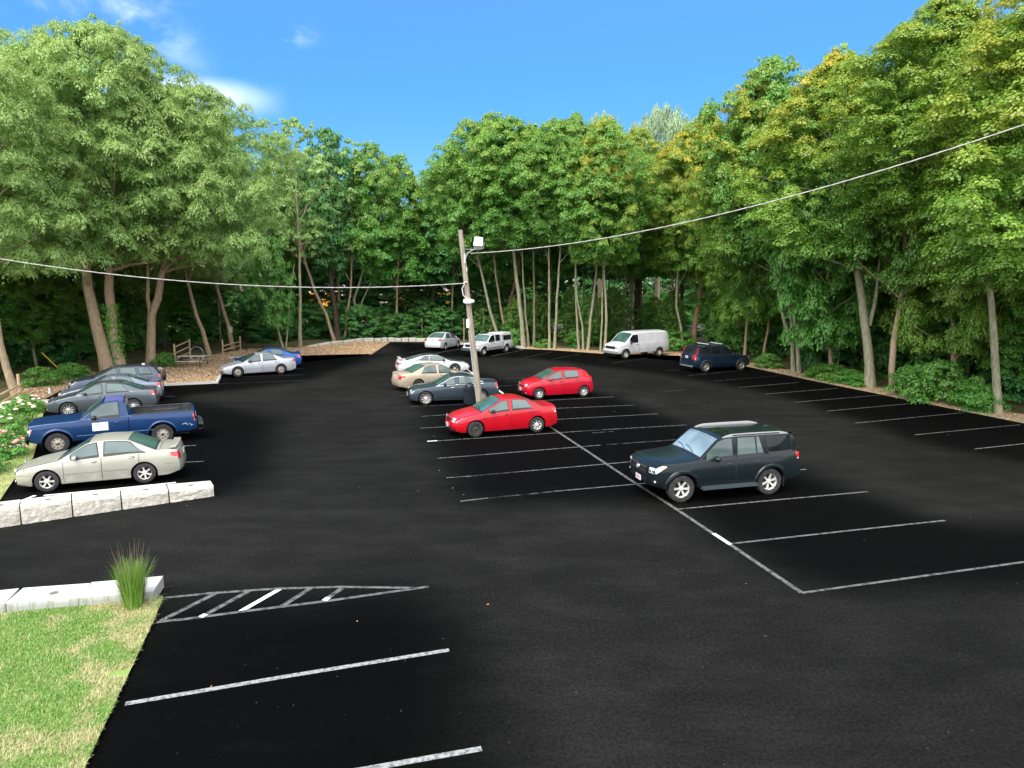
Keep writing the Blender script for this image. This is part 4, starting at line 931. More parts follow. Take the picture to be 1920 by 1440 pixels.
for i in range(len(xs_) - 1):
    block('stone_block', gp(xs_[i] + 1, yl(xs_[i])), gp(xs_[i + 1] - 1, yl(xs_[i + 1])), .62, hs_[i + 1], hs_[i + 2] if i < 5 else .3, M['granite'], M['granite_face_shaded'], LB[i], 'rough stone blocks beside the lane', .032, i + 3)
# lower kerb wall
fx = [(-330, 1195), (-150, 1173), (12, 1154), (148, 1143.5), (290, 1130)]
LC = ['low concrete wall block far left by the lawn', 'low concrete wall block left of the ornamental grass with the near joint', 'low concrete wall block with a round lifting hole by the lawn', 'low concrete wall end block behind the ornamental grass']
for i in range(4):
    block('kerb_block', gp(*fx[i]), gp(*fx[i + 1]), .66 if i < 3 else .7, .24, .24, M['concrete'], M['concrete_face_shaded'], LC[i], 'low concrete wall blocks beside the lawn', .002, i + 30, hole=(i != 3), cat='concrete block')
# kerbs
def kerb(px, w=.16, h=.13, label='', m='concrete', name='kerb'):
    P = [gp(*p) for p in px]; g = MB(); rows = [[], [], [], []]
    for i, p in enumerate(P):
        t = (P[min(i + 1, len(P) - 1)] - P[max(i - 1, 0)]).normalized(); nn = Vector((-t.y, t.x, 0)) * w
        rows[0].append(p); rows[1].append(p + Vector((0, 0, h))); rows[2].append(p + nn + Vector((0, 0, h))); rows[3].append(p + nn)
    g.grid(rows, M[m]); 
    for k in (0, -1): g.add([r[k] for r in rows], [(0, 1, 2, 3)], M[m])
    o = g.build(name); tag(o, label, 'kerb', kind='structure'); return o
kerb([(300, 724), (409, 718.8), (420, 697), (430, 683)], label='pale kerb round the corner of the mulch bed')
kerb([(60, 757), (100, 755)], label='pale kerb stub in front of the grey sedan', w=.3); kerb([(118, 742), (135, 739)], label='pale kerb stub in front of the wagon', w=.3)
kerb([(427, 673), (455, 671.5)], label='pale kerb stub behind the silver sedan', w=.2)
kerb([(697, 664.8), (731, 642.4)], label='pale timber edge of the mulch bed', m='dirt', h=.06, w=.3)
kerb([(797, 643), (870, 646.4), (900, 648), (960, 650.4), (979, 655)], label='pale kerb behind the white sedan and white pickup', h=.18, w=.3)
# far row of granite kerb stones, one each
fs_ = [(580, 652), (598, 650), (622, 647.5), (645, 645), (668, 643), (682, 642), (702, 641.2), (716, 641), (727, 640.8), (740, 641), (753, 641), (766, 641), (780, 641.3), (797, 641.6)]
for i in range(len(fs_) - 1):
    A, B = gp(*fs_[i]), gp(*fs_[i + 1]); d = (B - A).normalized() * .03; k = i % 3
    block('edge_stone', A + d, B - d, .45, .16 + .2 * min(1, i / 4) + .03 * k, .16 + .2 * min(1, (i + 1) / 4) + .03 * ((k * 2) % 3), M['granite'], M['granite'], ('first second third fourth fifth sixth seventh eighth ninth tenth eleventh twelfth last'.split())[i] + ' rough pale granite stone from the left in the curved row behind the mulch bed', 'row of rough granite stones edging the far corner', .03, i + 60, hole=False)
# ---- utility pole
M['pole'] = mat('weathered_pole', (.36, .30, .235), .85, spec=.2, noise=(5, (.2, .165, .13), .4, .7, 8), bump=(20, .5, .02), stretch=(4, 4, .3))
M['wire'] = mat('pale_cable', (.55, .52, .48), .6); M['galv'] = mat('galvanised_steel', (.55, .55, .55), .45, .5); M['lampwhite'] = mat('lamp_housing', (.72, .70, .68), .45)
pb = gp(900, 763); Yp = pb.y
pole = empty('utility_pole', pb, 0, 'leaning weathered wooden utility pole with a floodlight arm and meter box', 'utility pole')
tp = gy(863, 431, Yp); ptp = lambda t: (tp - pb) * t
g = MB(); pts = [ptp(t) for t in np.linspace(-.02, 1, 14)]; g.tube(pts, [.16 - .055 * i / 13 for i in range(14)], M['pole'], 14); g.build('pole', pole, 50)
def at_v(v): return (gy(900, v, Yp).z) / tp.z
g = MB(); q0 = ptp(at_v(480)) + Vector((.1, -.05, 0)); lampc = gy(897, 455, Yp - .5) - pb; q1 = lampc + Vector((-.05, .05, -.28))
g.tube([q0 + Vector((0, 0, -.15)), q0 + Vector((.12, -.05, .12)), q0 + Vector((.32, -.15, .25)), q1 + Vector((-.1, 0, -.0)), q1], .032, M['galv'], 8)
g.tube([q0 + Vector((0, 0, .32)), q1 + Vector((-.2, 0, -.03))], .012, M['galv'], 6); g.box(q0 + Vector((-.02, -.04, -.12)), (.07, .05, .45), M['galv']); arm = g.build('lamp_arm', pole, 50)
g = MB(); Mx = Matrix.Rotation(R(-28), 4, 'X') @ Matrix.Rotation(R(6), 4, 'Y')
g.box(lampc, (.42, .26, .46), M['lampwhite'], Mx, .9)
for k in range(5): g.box(lampc + Mx @ Vector((-.15 + .075 * k, .16, 0)), (.014, .09, .4), M['lampwhite'], Mx)
fl_ = g.build('floodlight', pole, 30)
g = MB(); g.box(lampc + Mx @ Vector((0, -.135, 0)), (.34, .012, .38), M['head'], Mx); g.build('lens', fl_)
g = MB(); g.tube([q1 + Vector((0, 0, .02)), lampc + Vector((.0, 0, -.3)), lampc + Vector((.24, 0, -.27)), lampc + Vector((.25, 0, -.02))], .014, M['galv'], 6); g.build('bracket', fl_, 50)
g = MB(); mz = ptp(at_v(564)); g.box(mz + Vector((.0, -.17, 0)), (.42, .14, .16), M['lampwhite']); g.box(mz + Vector((.0, -.25, 0)), (.3, .04, .22), M['lampwhite']); g.blob(mz + Vector((.22, -.15, -.02)), (.09, .08, .09), M['lampwhite']); g.build('junction_box', pole, 30)
g = MB(); mz = ptp(at_v(606)); g.box(mz + Vector((-.13, -.12, 0)), (.14, .04, .42), M['plate']); g.build('notice_board', pole)
g = MB(); g.tube([ptp(at_v(v)) + Vector((-.13, -.12, 0)) for v in (620, 660, 700, 740, 762)], .02, M['galv'], 6); g.build('conduit', pole, 50)
g = MB(); g.box(ptp(at_v(505)) + Vector((.1, -.1, 0)), (.05, .04, .2), M['galv']); g.build('clamp', pole)
# cables: twisted bundle of three
def cable(name, A, B, sag, label, up=None, r=.0085, tw=1.6):
    n = 140; g = MB(); base = []
    for i in range(n + 1):
        t = i / n; p = A + (B - A) * t; p.z -= sag * 4 * t * (1 - t); base.append(p)
    Ln = (B - A).length; d = (B - A).normalized(); sdv = d.cross(Vector((0, 0, 1))).normalized()
    for k in range(3):
        pts = [p + (sdv * math.cos(2 * math.pi * (i / n * Ln / tw + k / 3)) + Vector((0, 0, 1)) * math.sin(2 * math.pi * (i / n * Ln / tw + k / 3))) * r * 1.25 for i, p in enumerate(base)]
        g.tube(pts, r, M['wire'], 5)
    o = g.build(name, None, 60); tag(o, label, 'cable'); return o
A = gy(872, 531, Yp - .1); B = gy(-260, 436, 29.0)
cable('overhead_cable', A, B, .95, 'pale twisted overhead cable running from the pole to the left')
A = pb + q0 + Vector((.25, -.1, .12)); B = gy(2300, 98, 17.0)
cable('overhead_cable', A, B, .95, 'pale twisted overhead cable rising from the floodlight arm to the upper right')
g = MB(); a0 = gy(872, 531, Yp - .15); b0 = gy(873, 560, Yp - .18); g.tube([a0, a0 + Vector((-.14, 0, -.25)), a0 + Vector((-.1, 0, -.55)), b0 + Vector((.05, 0, 0))], .028, M['wire'], 6); g.tube([a0 + Vector((.12, 0, .03)), a0 + Vector((0, -.02, .06)), a0 + Vector((-.08, -.02, -.02))], .03, M['wire'], 6)
g.v = [tuple(Vector(v) - pb) for v in g.v]; g.build('drip_loop', pole, 60)
# bin by the pole
bn = gp(881, 757); b = empty('litter_bin', bn, 0, 'dark round litter bin with a bagged domed top beside the pole', 'litter bin')
M['bin'] = mat('bin_dark', (.012, .018, .024), .5, noise=(4, (.02, .03, .04), .4, .7)); M['bag'] = mat('black_bag', (.015, .015, .017), .25, bump=(9, .8, .05))
g = MB(); g.lathez([(.0, .0), (.27, .0), (.29, .05), (.30, .75), (.31, .77), (.31, .82), (.0, .82)], M['bin'], 24)
for k in range(24): an = 2 * math.pi * k / 24; g.box((.3 * math.cos(an), .3 * math.sin(an), .4), (.012, .012, .66), M['bin'])
g.build('bin_body', b, 40); g = MB(); g.blob((0, 0, .86), (.24, .24, .2), M['bag'], 14, 8, jit=.14); g.build('bin_bag', b, 60)
# ---- picnic table
M['wood'] = mat('greyed_timber', (.66, .62, .56), .85, spec=.2, noise=(8, (.28, .23, .18), .4, .65, 8), stretch=(.6, 6, 6)); M['rail'] = mat('split_cedar', (.6, .43, .28), .85, spec=.2, noise=(9, (.38, .26, .16), .4, .65, 8), bump=(20, .5, .02))
M['iron'] = mat('dark_iron', (.02, .02, .022), .5, .3)
pt = empty('picnic_table', gp(363, 687, .05), R(2), 'weathered picnic table with dark metal legs on the mulch', 'picnic table')
g = MB()
for k in range(5): g.box((0, -.34 + .17 * k, .75), (1.9, .15, .045), M['wood'])
g.build('table_top', pt)
for s in (-1, 1):
    g = MB()
    for k in range(2): g.box((0, s * (.62 + .14 * k), .44), (1.9, .13, .04), M['wood'])
    g.build('bench', pt)
for s in (-1, 1):
    g = MB(); g.tube([(s * .72, -.66, 0), (s * .72, -.66, .42), (s * .72, -.3, .72), (s * .72, .3, .72), (s * .72, .66, .42), (s * .72, .66, 0)], .028, M['iron'], 6); g.tube([(s * .72, -.76, .41), (s * .72, .76, .41)], .024, M['iron'], 6); g.build('leg_frame', pt, 40)
g = MB(); bc = gp(372, 680, .05)
bike = empty('metal_hoop', gp(370, 677, .05), 0, 'curved metal hoop standing behind the picnic table', 'hoop')
g = MB(); g.tube([Vector((.5 * math.cos(t), 0, .55 + .55 * math.sin(t))) for t in np.linspace(-.9, math.pi + .9, 24)], .022, M['galv'], 6); g.build('hoop', bike, 50)

# fences
def fence(name, A, B, h, label, rails=3, r=.07, posts=(0, 1), hs=(1.25, 1.25)):
    f = empty(name, A, 0, label, 'fence', 'split-rail fence sections')
    d = B - A
    for k, t in enumerate(posts):
        g = MB(); p = d * t; g.tube([p + Vector((0, 0, -.05)), p + Vector((0, 0, h * .5)), p + Vector((.01, 0, h))], [r * 1.05, r, r * .95], M['rail'], 8); g.build('post', f, 40)
    for k in range(rails):
        z = h * (.28 + .29 * k); g = MB(); g.tube([d * -.0 + Vector((0, 0, z - .03)), d * .5 + Vector((0, 0, z + .03)), d * 1.0 + Vector((0, 0, z + .05))], [.045, .06, .045], M['rail'], 6); g.build('rail', f, 40)
    return f
fence('rail_fence', gp(329, 685, .03), gp(357, 672, .03), 1.55, 'split-rail fence section behind the picnic table', 3)
fence('rail_fence', gp(418, 664, .03), gp(451, 656, .03), 1.2, 'short two-rail fence section left of the silver sedan at the wood edge', 2)
fence('rail_fence', gp(38, 748, .05), gp(-40, 800, .05), 1.3, 'split-rail fence behind the roses at the left edge', 2)
# thin posts at the far edge
for i, (u, v, hh, lb) in enumerate(((791.5, 636, 2.2, 'thin rusty post left of the small white sedan'), (870, 640, 2.3, 'thin rusty post just left of the utility pole'), (93, 739, .35, 'small white marker post in the mulch by the wood'))):
    g = MB(); m = M['rail'] if i < 2 else M['plate']; g.tube([(0, 0, 0), (.02, 0, hh * .5), (0, 0, hh)], [.06, .055, .045], m, 8)
    o = g.build('marker_post', None, 50); o.location = gp(u, v, .03); tag(o, lb, 'post')
# bird box and guy guards
M['guyyellow'] = mat('guy_guard_yellow', (.5, .3, .02), .5)
for (a, b_, lb) in (((78, 661), (109, 690), 'long yellow guy-wire guard leaning in the bushes'), ((69, 688), (92, 698), 'short yellow guy-wire guard low in the bushes')):
    A, B = gy(*a, 43), gy(*b_, 43); g = MB(); g.tube([A, B], .035, M['guyyellow'], 6); o = g.build('guy_wire_guard', None, 50); tag(o, lb, 'wire guard')
# rocks
for i, (u, v, r, lb) in enumerate(((34, 842, .22, 'pale rounded boulder in the lawn beside the roses'), (300, 694, .2, 'pale stone at the foot of the forked tree'), (44, 905, .09, 'small pale stone beside the sedan front wheel'))):
    g = MB(); g.blob((0, 0, r * .4), (r * 1.1, r * .8, r * .7), M['granite'], 12, 8, jit=.12, seed=i + 2); o = g.build('boulder', None, 60); o.location = gp(u, v, .04); tag(o, lb, 'boulder')
M['sack'] = mat('dark_sack', (.05, .05, .06), .6, bump=(6, .8, .08))
g = MB(); g.blob((0, 0, .2), (.4, .25, .26), M['sack'], 12, 8, jit=.18, seed=9); o = g.build('dumped_bag', None, 60); o.location = gp(287, 693, .04); tag(o, 'dark lumpy bag at the foot of the forked tree', 'bag')
# far side: yellow buses and a pale building behind the wood
M['bus'] = mat('bus_yellow', (.75, .36, .03), .4, coat=.4); M['bus_roof'] = mat('bus_white', (.75, .70, .66), .5); M['stucco'] = mat('pale_wall', (.62, .50, .45), .8, noise=(.6, (.5, .42, .38), .4, .7)); M['roofgrey'] = mat('roof_grey', (.25, .22, .21), .8)
def bus(loc, rz, label):
    b = empty('yellow_bus', loc, rz, label, 'bus', 'yellow buses glimpsed behind the wood'); g = MB(); sec = [(-1.2, .5), (-1.22, 1.2), (-1.22, 2.3), (-1.1, 2.8), (-.8, 3.0), (0, 3.08), (.8, 3.0), (1.1, 2.8), (1.22, 2.3), (1.22, 1.2), (1.2, .5)]
    g.grid([[Vector((x, y, z)) for y, z in sec] for x in (-5, 4)], M['bus']); g.add([Vector((-5, y, z)) for y, z in sec], [tuple(range(11))], M['bus']); g.add([Vector((4, y, z)) for y, z in sec], [tuple(range(11))], M['bus'])
    g.box((4.7, 0, 1.05), (1.4, 1.9, 1.1), M['bus'], taper=.92); g.build('bus_body', b, 30)
    g = MB(); g.grid([[Vector((x, y, z + .02)) for y, z in sec[3:8]] for x in (-4.9, 3.9)], M['bus_roof']); g.build('roof', b, 40)
    for s in (-1, 1):
        for k in range(8): g = MB(); g.box((-4.3 + 1.05 * k, s * 1.215, 2.05), (.85, .04, .6), M['glass_dark']); g.build('window', b)
        for x in (-3.2, 4.4): g = MB(); g.lathe([(0, -.14), (.46, -.14), (.5, 0), (.46, .14), (0, .14)], M['tyre'], 20, (x, s * 1.05, .5)); g.build('wheel', b, 40)
    return b
bus((-14, 112, 1.6), R(4), 'yellow bus with a pale roof seen through the trunks left of the pole')
bus((-34, 116, 1.4), R(-3), 'yellow bus seen through the trunks above the mulch bed')
M['shopwin'] = M['glass_dark']
hb = empty('pale_building', (-26, 128, .5), R(2), 'long pale pinkish building glimpsed behind the yellow buses', 'building')
g = MB(); g.box((0, 0, 2.8), (52, 8, 5.6), M['stucco']); g.build('wall', hb); g = MB(); g.box((0, 0, 5.85), (53, 9, .5), M['roofgrey']); g.build('roof', hb)
for k in range(9): g = MB(); g.box((-22 + 5.4 * k, -4.02, 2.9), (2.2, .1, 1.4), M['glass_dark']); g.build('window', hb)
# ------------------------------------------------------------------ foliage
def leafmat(name, c0, c1, tip, warm=.0, trans=.33, tipamt=.6):
    """c0..c1 leaf colours mixed leaf by leaf, tip: colour of the new or turning leaves high in the crown"""
    m = bpy.data.materials.new(name); m.use_nodes = True; t = m.node_tree; n = t.nodes; l = t.links; n.clear()
    o = n.new('ShaderNodeOutputMaterial'); a = n.new('ShaderNodeAttribute'); a.attribute_name = 'leaf'; s = n.new('ShaderNodeSeparateColor'); l.new(a.outputs['Color'], s.inputs[0])
    oi = n.new('ShaderNodeObjectInfo')
    m1 = n.new('ShaderNodeMix'); m1.data_type = 'RGBA'; m1.inputs['A'].default_value = (*c0, 1); m1.inputs['B'].default_value = (*c1, 1); l.new(s.outputs[0], m1.inputs['Factor'])
    mul = n.new('ShaderNodeMath'); mul.operation = 'MULTIPLY'; l.new(s.outputs[1], mul.inputs[0])
    ad = n.new('ShaderNodeMapRange'); ad.inputs['To Min'].default_value = tipamt * .35; ad.inputs['To Max'].default_value = tipamt * 1.5; l.new(oi.outputs['Random'], ad.inputs['Value']); l.new(ad.outputs[0], mul.inputs[1])
    m2 = n.new('ShaderNodeMix'); m2.data_type = 'RGBA'; l.new(mul.outputs[0], m2.inputs['Factor']); l.new(m1.outputs['Result'], m2.inputs['A']); m2.inputs['B'].default_value = (*tip, 1)
    hs_ = n.new('ShaderNodeHueSaturation'); l.new(m2.outputs['Result'], hs_.inputs['Color'])
    hr = n.new('ShaderNodeMapRange'); hr.inputs['To Min'].default_value = .485; hr.inputs['To Max'].default_value = .512; l.new(oi.outputs['Random'], hr.inputs['Value']); l.new(hr.outputs[0], hs_.inputs['Hue'])
    vr = n.new('ShaderNodeMapRange'); vr.inputs['To Min'].default_value = .82; vr.inputs['To Max'].default_value = 1.18; l.new(s.outputs[2], vr.inputs['Value']); l.new(vr.outputs[0], hs_.inputs['Value'])
    df = n.new('ShaderNodeBsdfDiffuse'); tr = n.new('ShaderNodeBsdfTranslucent'); mx_ = n.new('ShaderNodeMixShader'); mx_.inputs[0].default_value = trans
    l.new(hs_.outputs[0], df.inputs[0]); l.new(hs_.outputs[0], tr.inputs[0]); l.new(df.outputs[0], mx_.inputs[1]); l.new(tr.outputs[0], mx_.inputs[2])
    gl_ = n.new('ShaderNodeBsdfGlossy'); gl_.inputs['Roughness'].default_value = .42; gl_.inputs['Color'].default_value = (.9, .95, .9, 1); m3 = n.new('ShaderNodeMixShader'); m3.inputs[0].default_value = .035
    l.new(mx_.outputs[0], m3.inputs[1]); l.new(gl_.outputs[0], m3.inputs[2]); l.new(m3.outputs[0], o.inputs[0]); return m
def leaf_mesh(name, P, Nn, T, ln, wd, col, m, fold=0.0):
    """diamond leaves: centres P, normals Nn, long axes T, per-leaf length and width, colour attribute"""
    n = len(P); Nn /= np.linalg.norm(Nn, axis=1, keepdims=True) + 1e-9; T = T - Nn * (T * Nn).sum(1, keepdims=True); T /= np.linalg.norm(T, axis=1, keepdims=True) + 1e-9
    Sd = np.cross(Nn, T); V = np.empty((n, 4, 3), np.float32)
    V[:, 0] = P - T * ln[:, None] * .5; V[:, 1] = P + Sd * wd[:, None] * .5 - T * ln[:, None] * .08; V[:, 2] = P + T * ln[:, None] * .5; V[:, 3] = P - Sd * wd[:, None] * .5 - T * ln[:, None] * .08
    me = bpy.data.meshes.new(name); me.vertices.add(n * 4); me.vertices.foreach_set('co', V.reshape(-1)); me.loops.add(n * 4); me.loops.foreach_set('vertex_index', np.arange(n * 4, dtype=np.int32))
    me.polygons.add(n); me.polygons.foreach_set('loop_start', np.arange(n, dtype=np.int32) * 4); me.polygons.foreach_set('loop_total', np.full(n, 4, np.int32))
    a = me.color_attributes.new('leaf', 'FLOAT_COLOR', 'CORNER'); c = np.ones((n, 4, 4), np.float32); c[:, :, :3] = col[:, None, :]; a.data.foreach_set('color', c.reshape(-1))
    me.materials.append(m); me.update(calc_edges=True); return me
CROWNS = {}
def crown(key, seed, Rr_, Hc, ncl, nleaf, lsize, m, wide=.42, flatn=.55, droop=.0, base=.5, gap=.0, lobes=.22, cr=(.16, .27), aspect=.75, shape=None):
    """crown variant: leafy sprays (flattened domes) over an uneven envelope; returns its mesh and the spray centres"""
    rg = np.random.default_rng(seed); cs = []; ph = rg.uniform(0, 6.28, 6)
    def env(h, th):
        if shape: r = float(np.interp(h, shape[0], shape[1]))
        elif h > wide: r = math.sqrt(max(0.0, 1 - ((h - wide) / (1 - wide)) ** 2.2))
        else: r = base + (1 - base) * math.sin(h / wide * math.pi / 2)
        return r * (1 + lobes * (math.sin(2 * th + ph[0] + 5 * h) * .5 + math.sin(3 * th + ph[1] - 7 * h) * .4 + math.sin(5 * th + ph[2] + 11 * h) * .3)) * Rr_
    tries = 0; mind = Rr_ * cr[0] * 1.0
    while len(cs) < ncl and tries < ncl * 60:
        tries += 1; h = rg.uniform(0, 1); th = rg.uniform(0, 2 * math.pi); q = rg.uniform(.0, 1) ** .38; r = env(h, th) * q
        shoot = ncl > 100 and rg.uniform() < .12
        if shoot: q = rg.uniform(1.01, 1.17); r = env(h, th) * q; h = min(1.04, h * rg.uniform(1.0, 1.06))
        p = np.array([r * math.cos(th), r * math.sin(th), h * Hc])
        if not shoot and rg.uniform() > (.35 + .65 * q): continue
        if shoot and (len(cs) < 40 or min(np.sum((np.array([c[0] for c in cs]) - p) ** 2, axis=1)) > (Rr_ * cr[1] * .95) ** 2): continue
        if cs and min(np.sum((np.array([c[0] for c in cs]) - p) ** 2 * np.array([1, 1, 1.1]), axis=1)) < mind ** 2 * rg.uniform(.4, 1): continue
        cs.append((p, q, th, h))
    P, Nn, T, Cc, LN = [], [], [], [], []
    for p, q, th, h in cs:
        R1 = Rr_ * rg.uniform(*cr) * (1.0 if h < .85 else .75) * (.55 if q > 1 else 1); k = int(nleaf * rg.uniform(.6, 1.3) * (R1 / (Rr_ * .5 * sum(cr))) ** 1.6)
        d = rg.normal(size=(k, 3)); d[:, 2] = np.abs(d[:, 2]) * .9 - .18; d /= np.linalg.norm(d, axis=1, keepdims=True)
        rad = R1 * rg.uniform(.25, 1, k) ** .45; outw = np.array([math.cos(th), math.sin(th), 0.])
        # sprays break up into finger-like sub-lobes
        ph2 = rg.uniform(0, 6.28); az = np.arctan2(d[:, 1], d[:, 0]); rad *= 1 + .28 * np.sin(az * 4 + ph2) + .15 * np.sin(az * 7 - ph2)
        loc = d * rad[:, None]; loc[:, 2] *= flatn; hr_ = np.hypot(loc[:, 0], loc[:, 1]); loc[:, 2] -= (hr_ / R1) ** 2 * R1 * (.28 + droop)
        if droop > .5: loc[:, 2] -= rg.uniform(0, droop, k) ** 2 * R1 * 1.5
        pos = p + loc + outw * R1 * .15 * rg.uniform(0, 1, (k, 1)); nn = d * 1.0 + np.array([0, 0, .55]) + outw * .35 * q + rg.normal(size=(k, 3)) * .42
        tt = np.stack([d[:, 0], d[:, 1], -np.abs(rg.normal(size=k)) * .5 - .2 - droop], 1) + rg.normal(size=(k, 3)) * .25
        P.append(pos); Nn.append(nn); T.append(tt); c0 = rg.uniform(0, 1); v0 = rg.uniform(0, 1)
        c = np.stack([np.clip(rg.uniform(0, 1, k) * .55 + c0 * .45, 0, 1), np.clip((min(q, 1) ** 3) * (min(h, 1) ** 1.2) * (.35 + .9 * rg.uniform(0, 1)) + rg.normal(size=k) * .08, 0, 1), np.clip(v0 * .5 + rg.uniform(0, .5, k), 0, 1)], 1); Cc.append(c)
        LN.append(lsize * rg.uniform(.7, 1.35, k))
    P, Nn, T, Cc, LN = map(np.concatenate, (P, Nn, T, Cc, LN))
    me = leaf_mesh('crown', P, Nn, T, LN, LN * aspect, Cc, m); CROWNS[key] = (me, [c[0] for c in cs], Rr_, Hc); return me
LM = {}
LM['maple'] = leafmat('maple_leaves', (.075, .25, .036), (.175, .41, .06), (.46, .5, .07), tipamt=.6, trans=.42)
LM['gold'] = leafmat('turning_leaves', (.10, .285, .035), (.23, .42, .05), (.60, .48, .05), tipamt=1.0, trans=.42)
LM['ash'] = leafmat('grey_green_leaves', (.20, .37, .09), (.36, .53, .165), (.52, .57, .17), tipamt=.5, trans=.42)
LM['dark'] = leafmat('deep_green_leaves', (.055, .22, .06), (.11, .34, .075), (.26, .42, .05), tipamt=.4, trans=.4)
LM['willow'] = leafmat('willow_leaves', (.27, .38, .2), (.37, .48, .27), (.42, .52, .27), tipamt=.4)
LM['bush'] = leafmat('bush_leaves', (.07, .26, .04), (.17, .42, .07), (.3, .48, .08), tipamt=.5, trans=.4)
MS = [((0, .2, .45, .7, .88, 1), (.5, .9, 1, .74, .42, .08)), ((0, .3, .6, .8, .93, 1), (.45, .85, 1, .72, .4, .1)), ((0, .15, .35, .6, .85, 1), (.6, .95, 1, .78, .4, .1)), ((0, .25, .5, .78, .9, 1), (.45, .8, 1, .8, .5, .12)), ((0, .3, .55, .75, .9, 1), (.55, .9, .95, .7, .35, .06))]
for k in range(5): crown('maple%d' % k, 10 + k, 4.0, 10.5, 440, 230, .13, LM['maple'], shape=MS[k], cr=(.08, .185), lobes=.45, flatn=.8)
for k in range(3): crown('gold%d' % k, 30 + k, 4.3, 12.5, 560, 330, .108, LM['gold'], shape=MS[(k * 2) % 5], cr=(.07, .17), lobes=.45, flatn=.8)
AS = ((0, .3, .6, .82, .94, 1), (.65, 1, .95, .7, .4, .12))
for k in range(2): crown('ash%d' % k, 40 + k, 6.2, 15, 680, 330, .175, LM['ash'], shape=AS, droop=.4, flatn=.75, cr=(.06, .135), aspect=.33, lobes=.4)
for k in range(3): crown('dark%d' % k, 50 + k, 4.0, 11, 220, 130, .23, LM['dark'], shape=MS[k + 1], cr=(.13, .23), lobes=.3)
for k in range(3): crown('under%d' % k, 60 + k, 2.6, 5.2, 150, 170, .15, (LM['dark'], LM['bush'], LM['dark'])[k], wide=.4, base=.85, cr=(.14, .25), lobes=.35)
crown('thin0', 70, 3.4, 10, 120, 110, .18, LM['ash'], wide=.6, base=.5, cr=(.09, .17), lobes=.4); crown('thin1', 71, 3.2, 10, 120, 110, .17, LM['maple'], wide=.6, base=.45, cr=(.1, .18), lobes=.4)
crown('willow0', 75, 5, 8, 200, 420, .34, LM['willow'], wide=.55, base=.9, droop=1.2, cr=(.14, .2), aspect=.2)
for k in range(2): crown('bush%d' % k, 80 + k, 1.0, 1.3, 60, 130, .085, LM['bush'], wide=.3, base=.9, cr=(.22, .38))
M['bark'] = mat('maple_bark', (.46, .34, .22), .9, spec=.15, noise=(4, (.27, .2, .13), .4, .66, 9), bump=(18, .7, .03), stretch=(5, 5, .7))
M['bark_pale'] = mat('pale_smooth_bark', (.37, .34, .23), .85, spec=.15, noise=(3, (.22, .215, .13), .42, .64, 9), bump=(14, .5, .02), stretch=(4, 4, .9))
M['bark_dark'] = mat('dark_bark', (.11, .08, .058), .9, spec=.15, noise=(4, (.035, .026, .02), .4, .66, 9), bump=(14, .8, .04), stretch=(5, 5, .7))
M['bark_red'] = mat('reddish_bark', (.36, .2, .13), .9, spec=.15, noise=(4, (.12, .07, .05), .4, .66, 9), bump=(14, .8, .03), stretch=(5, 5, .7))
TREES = []
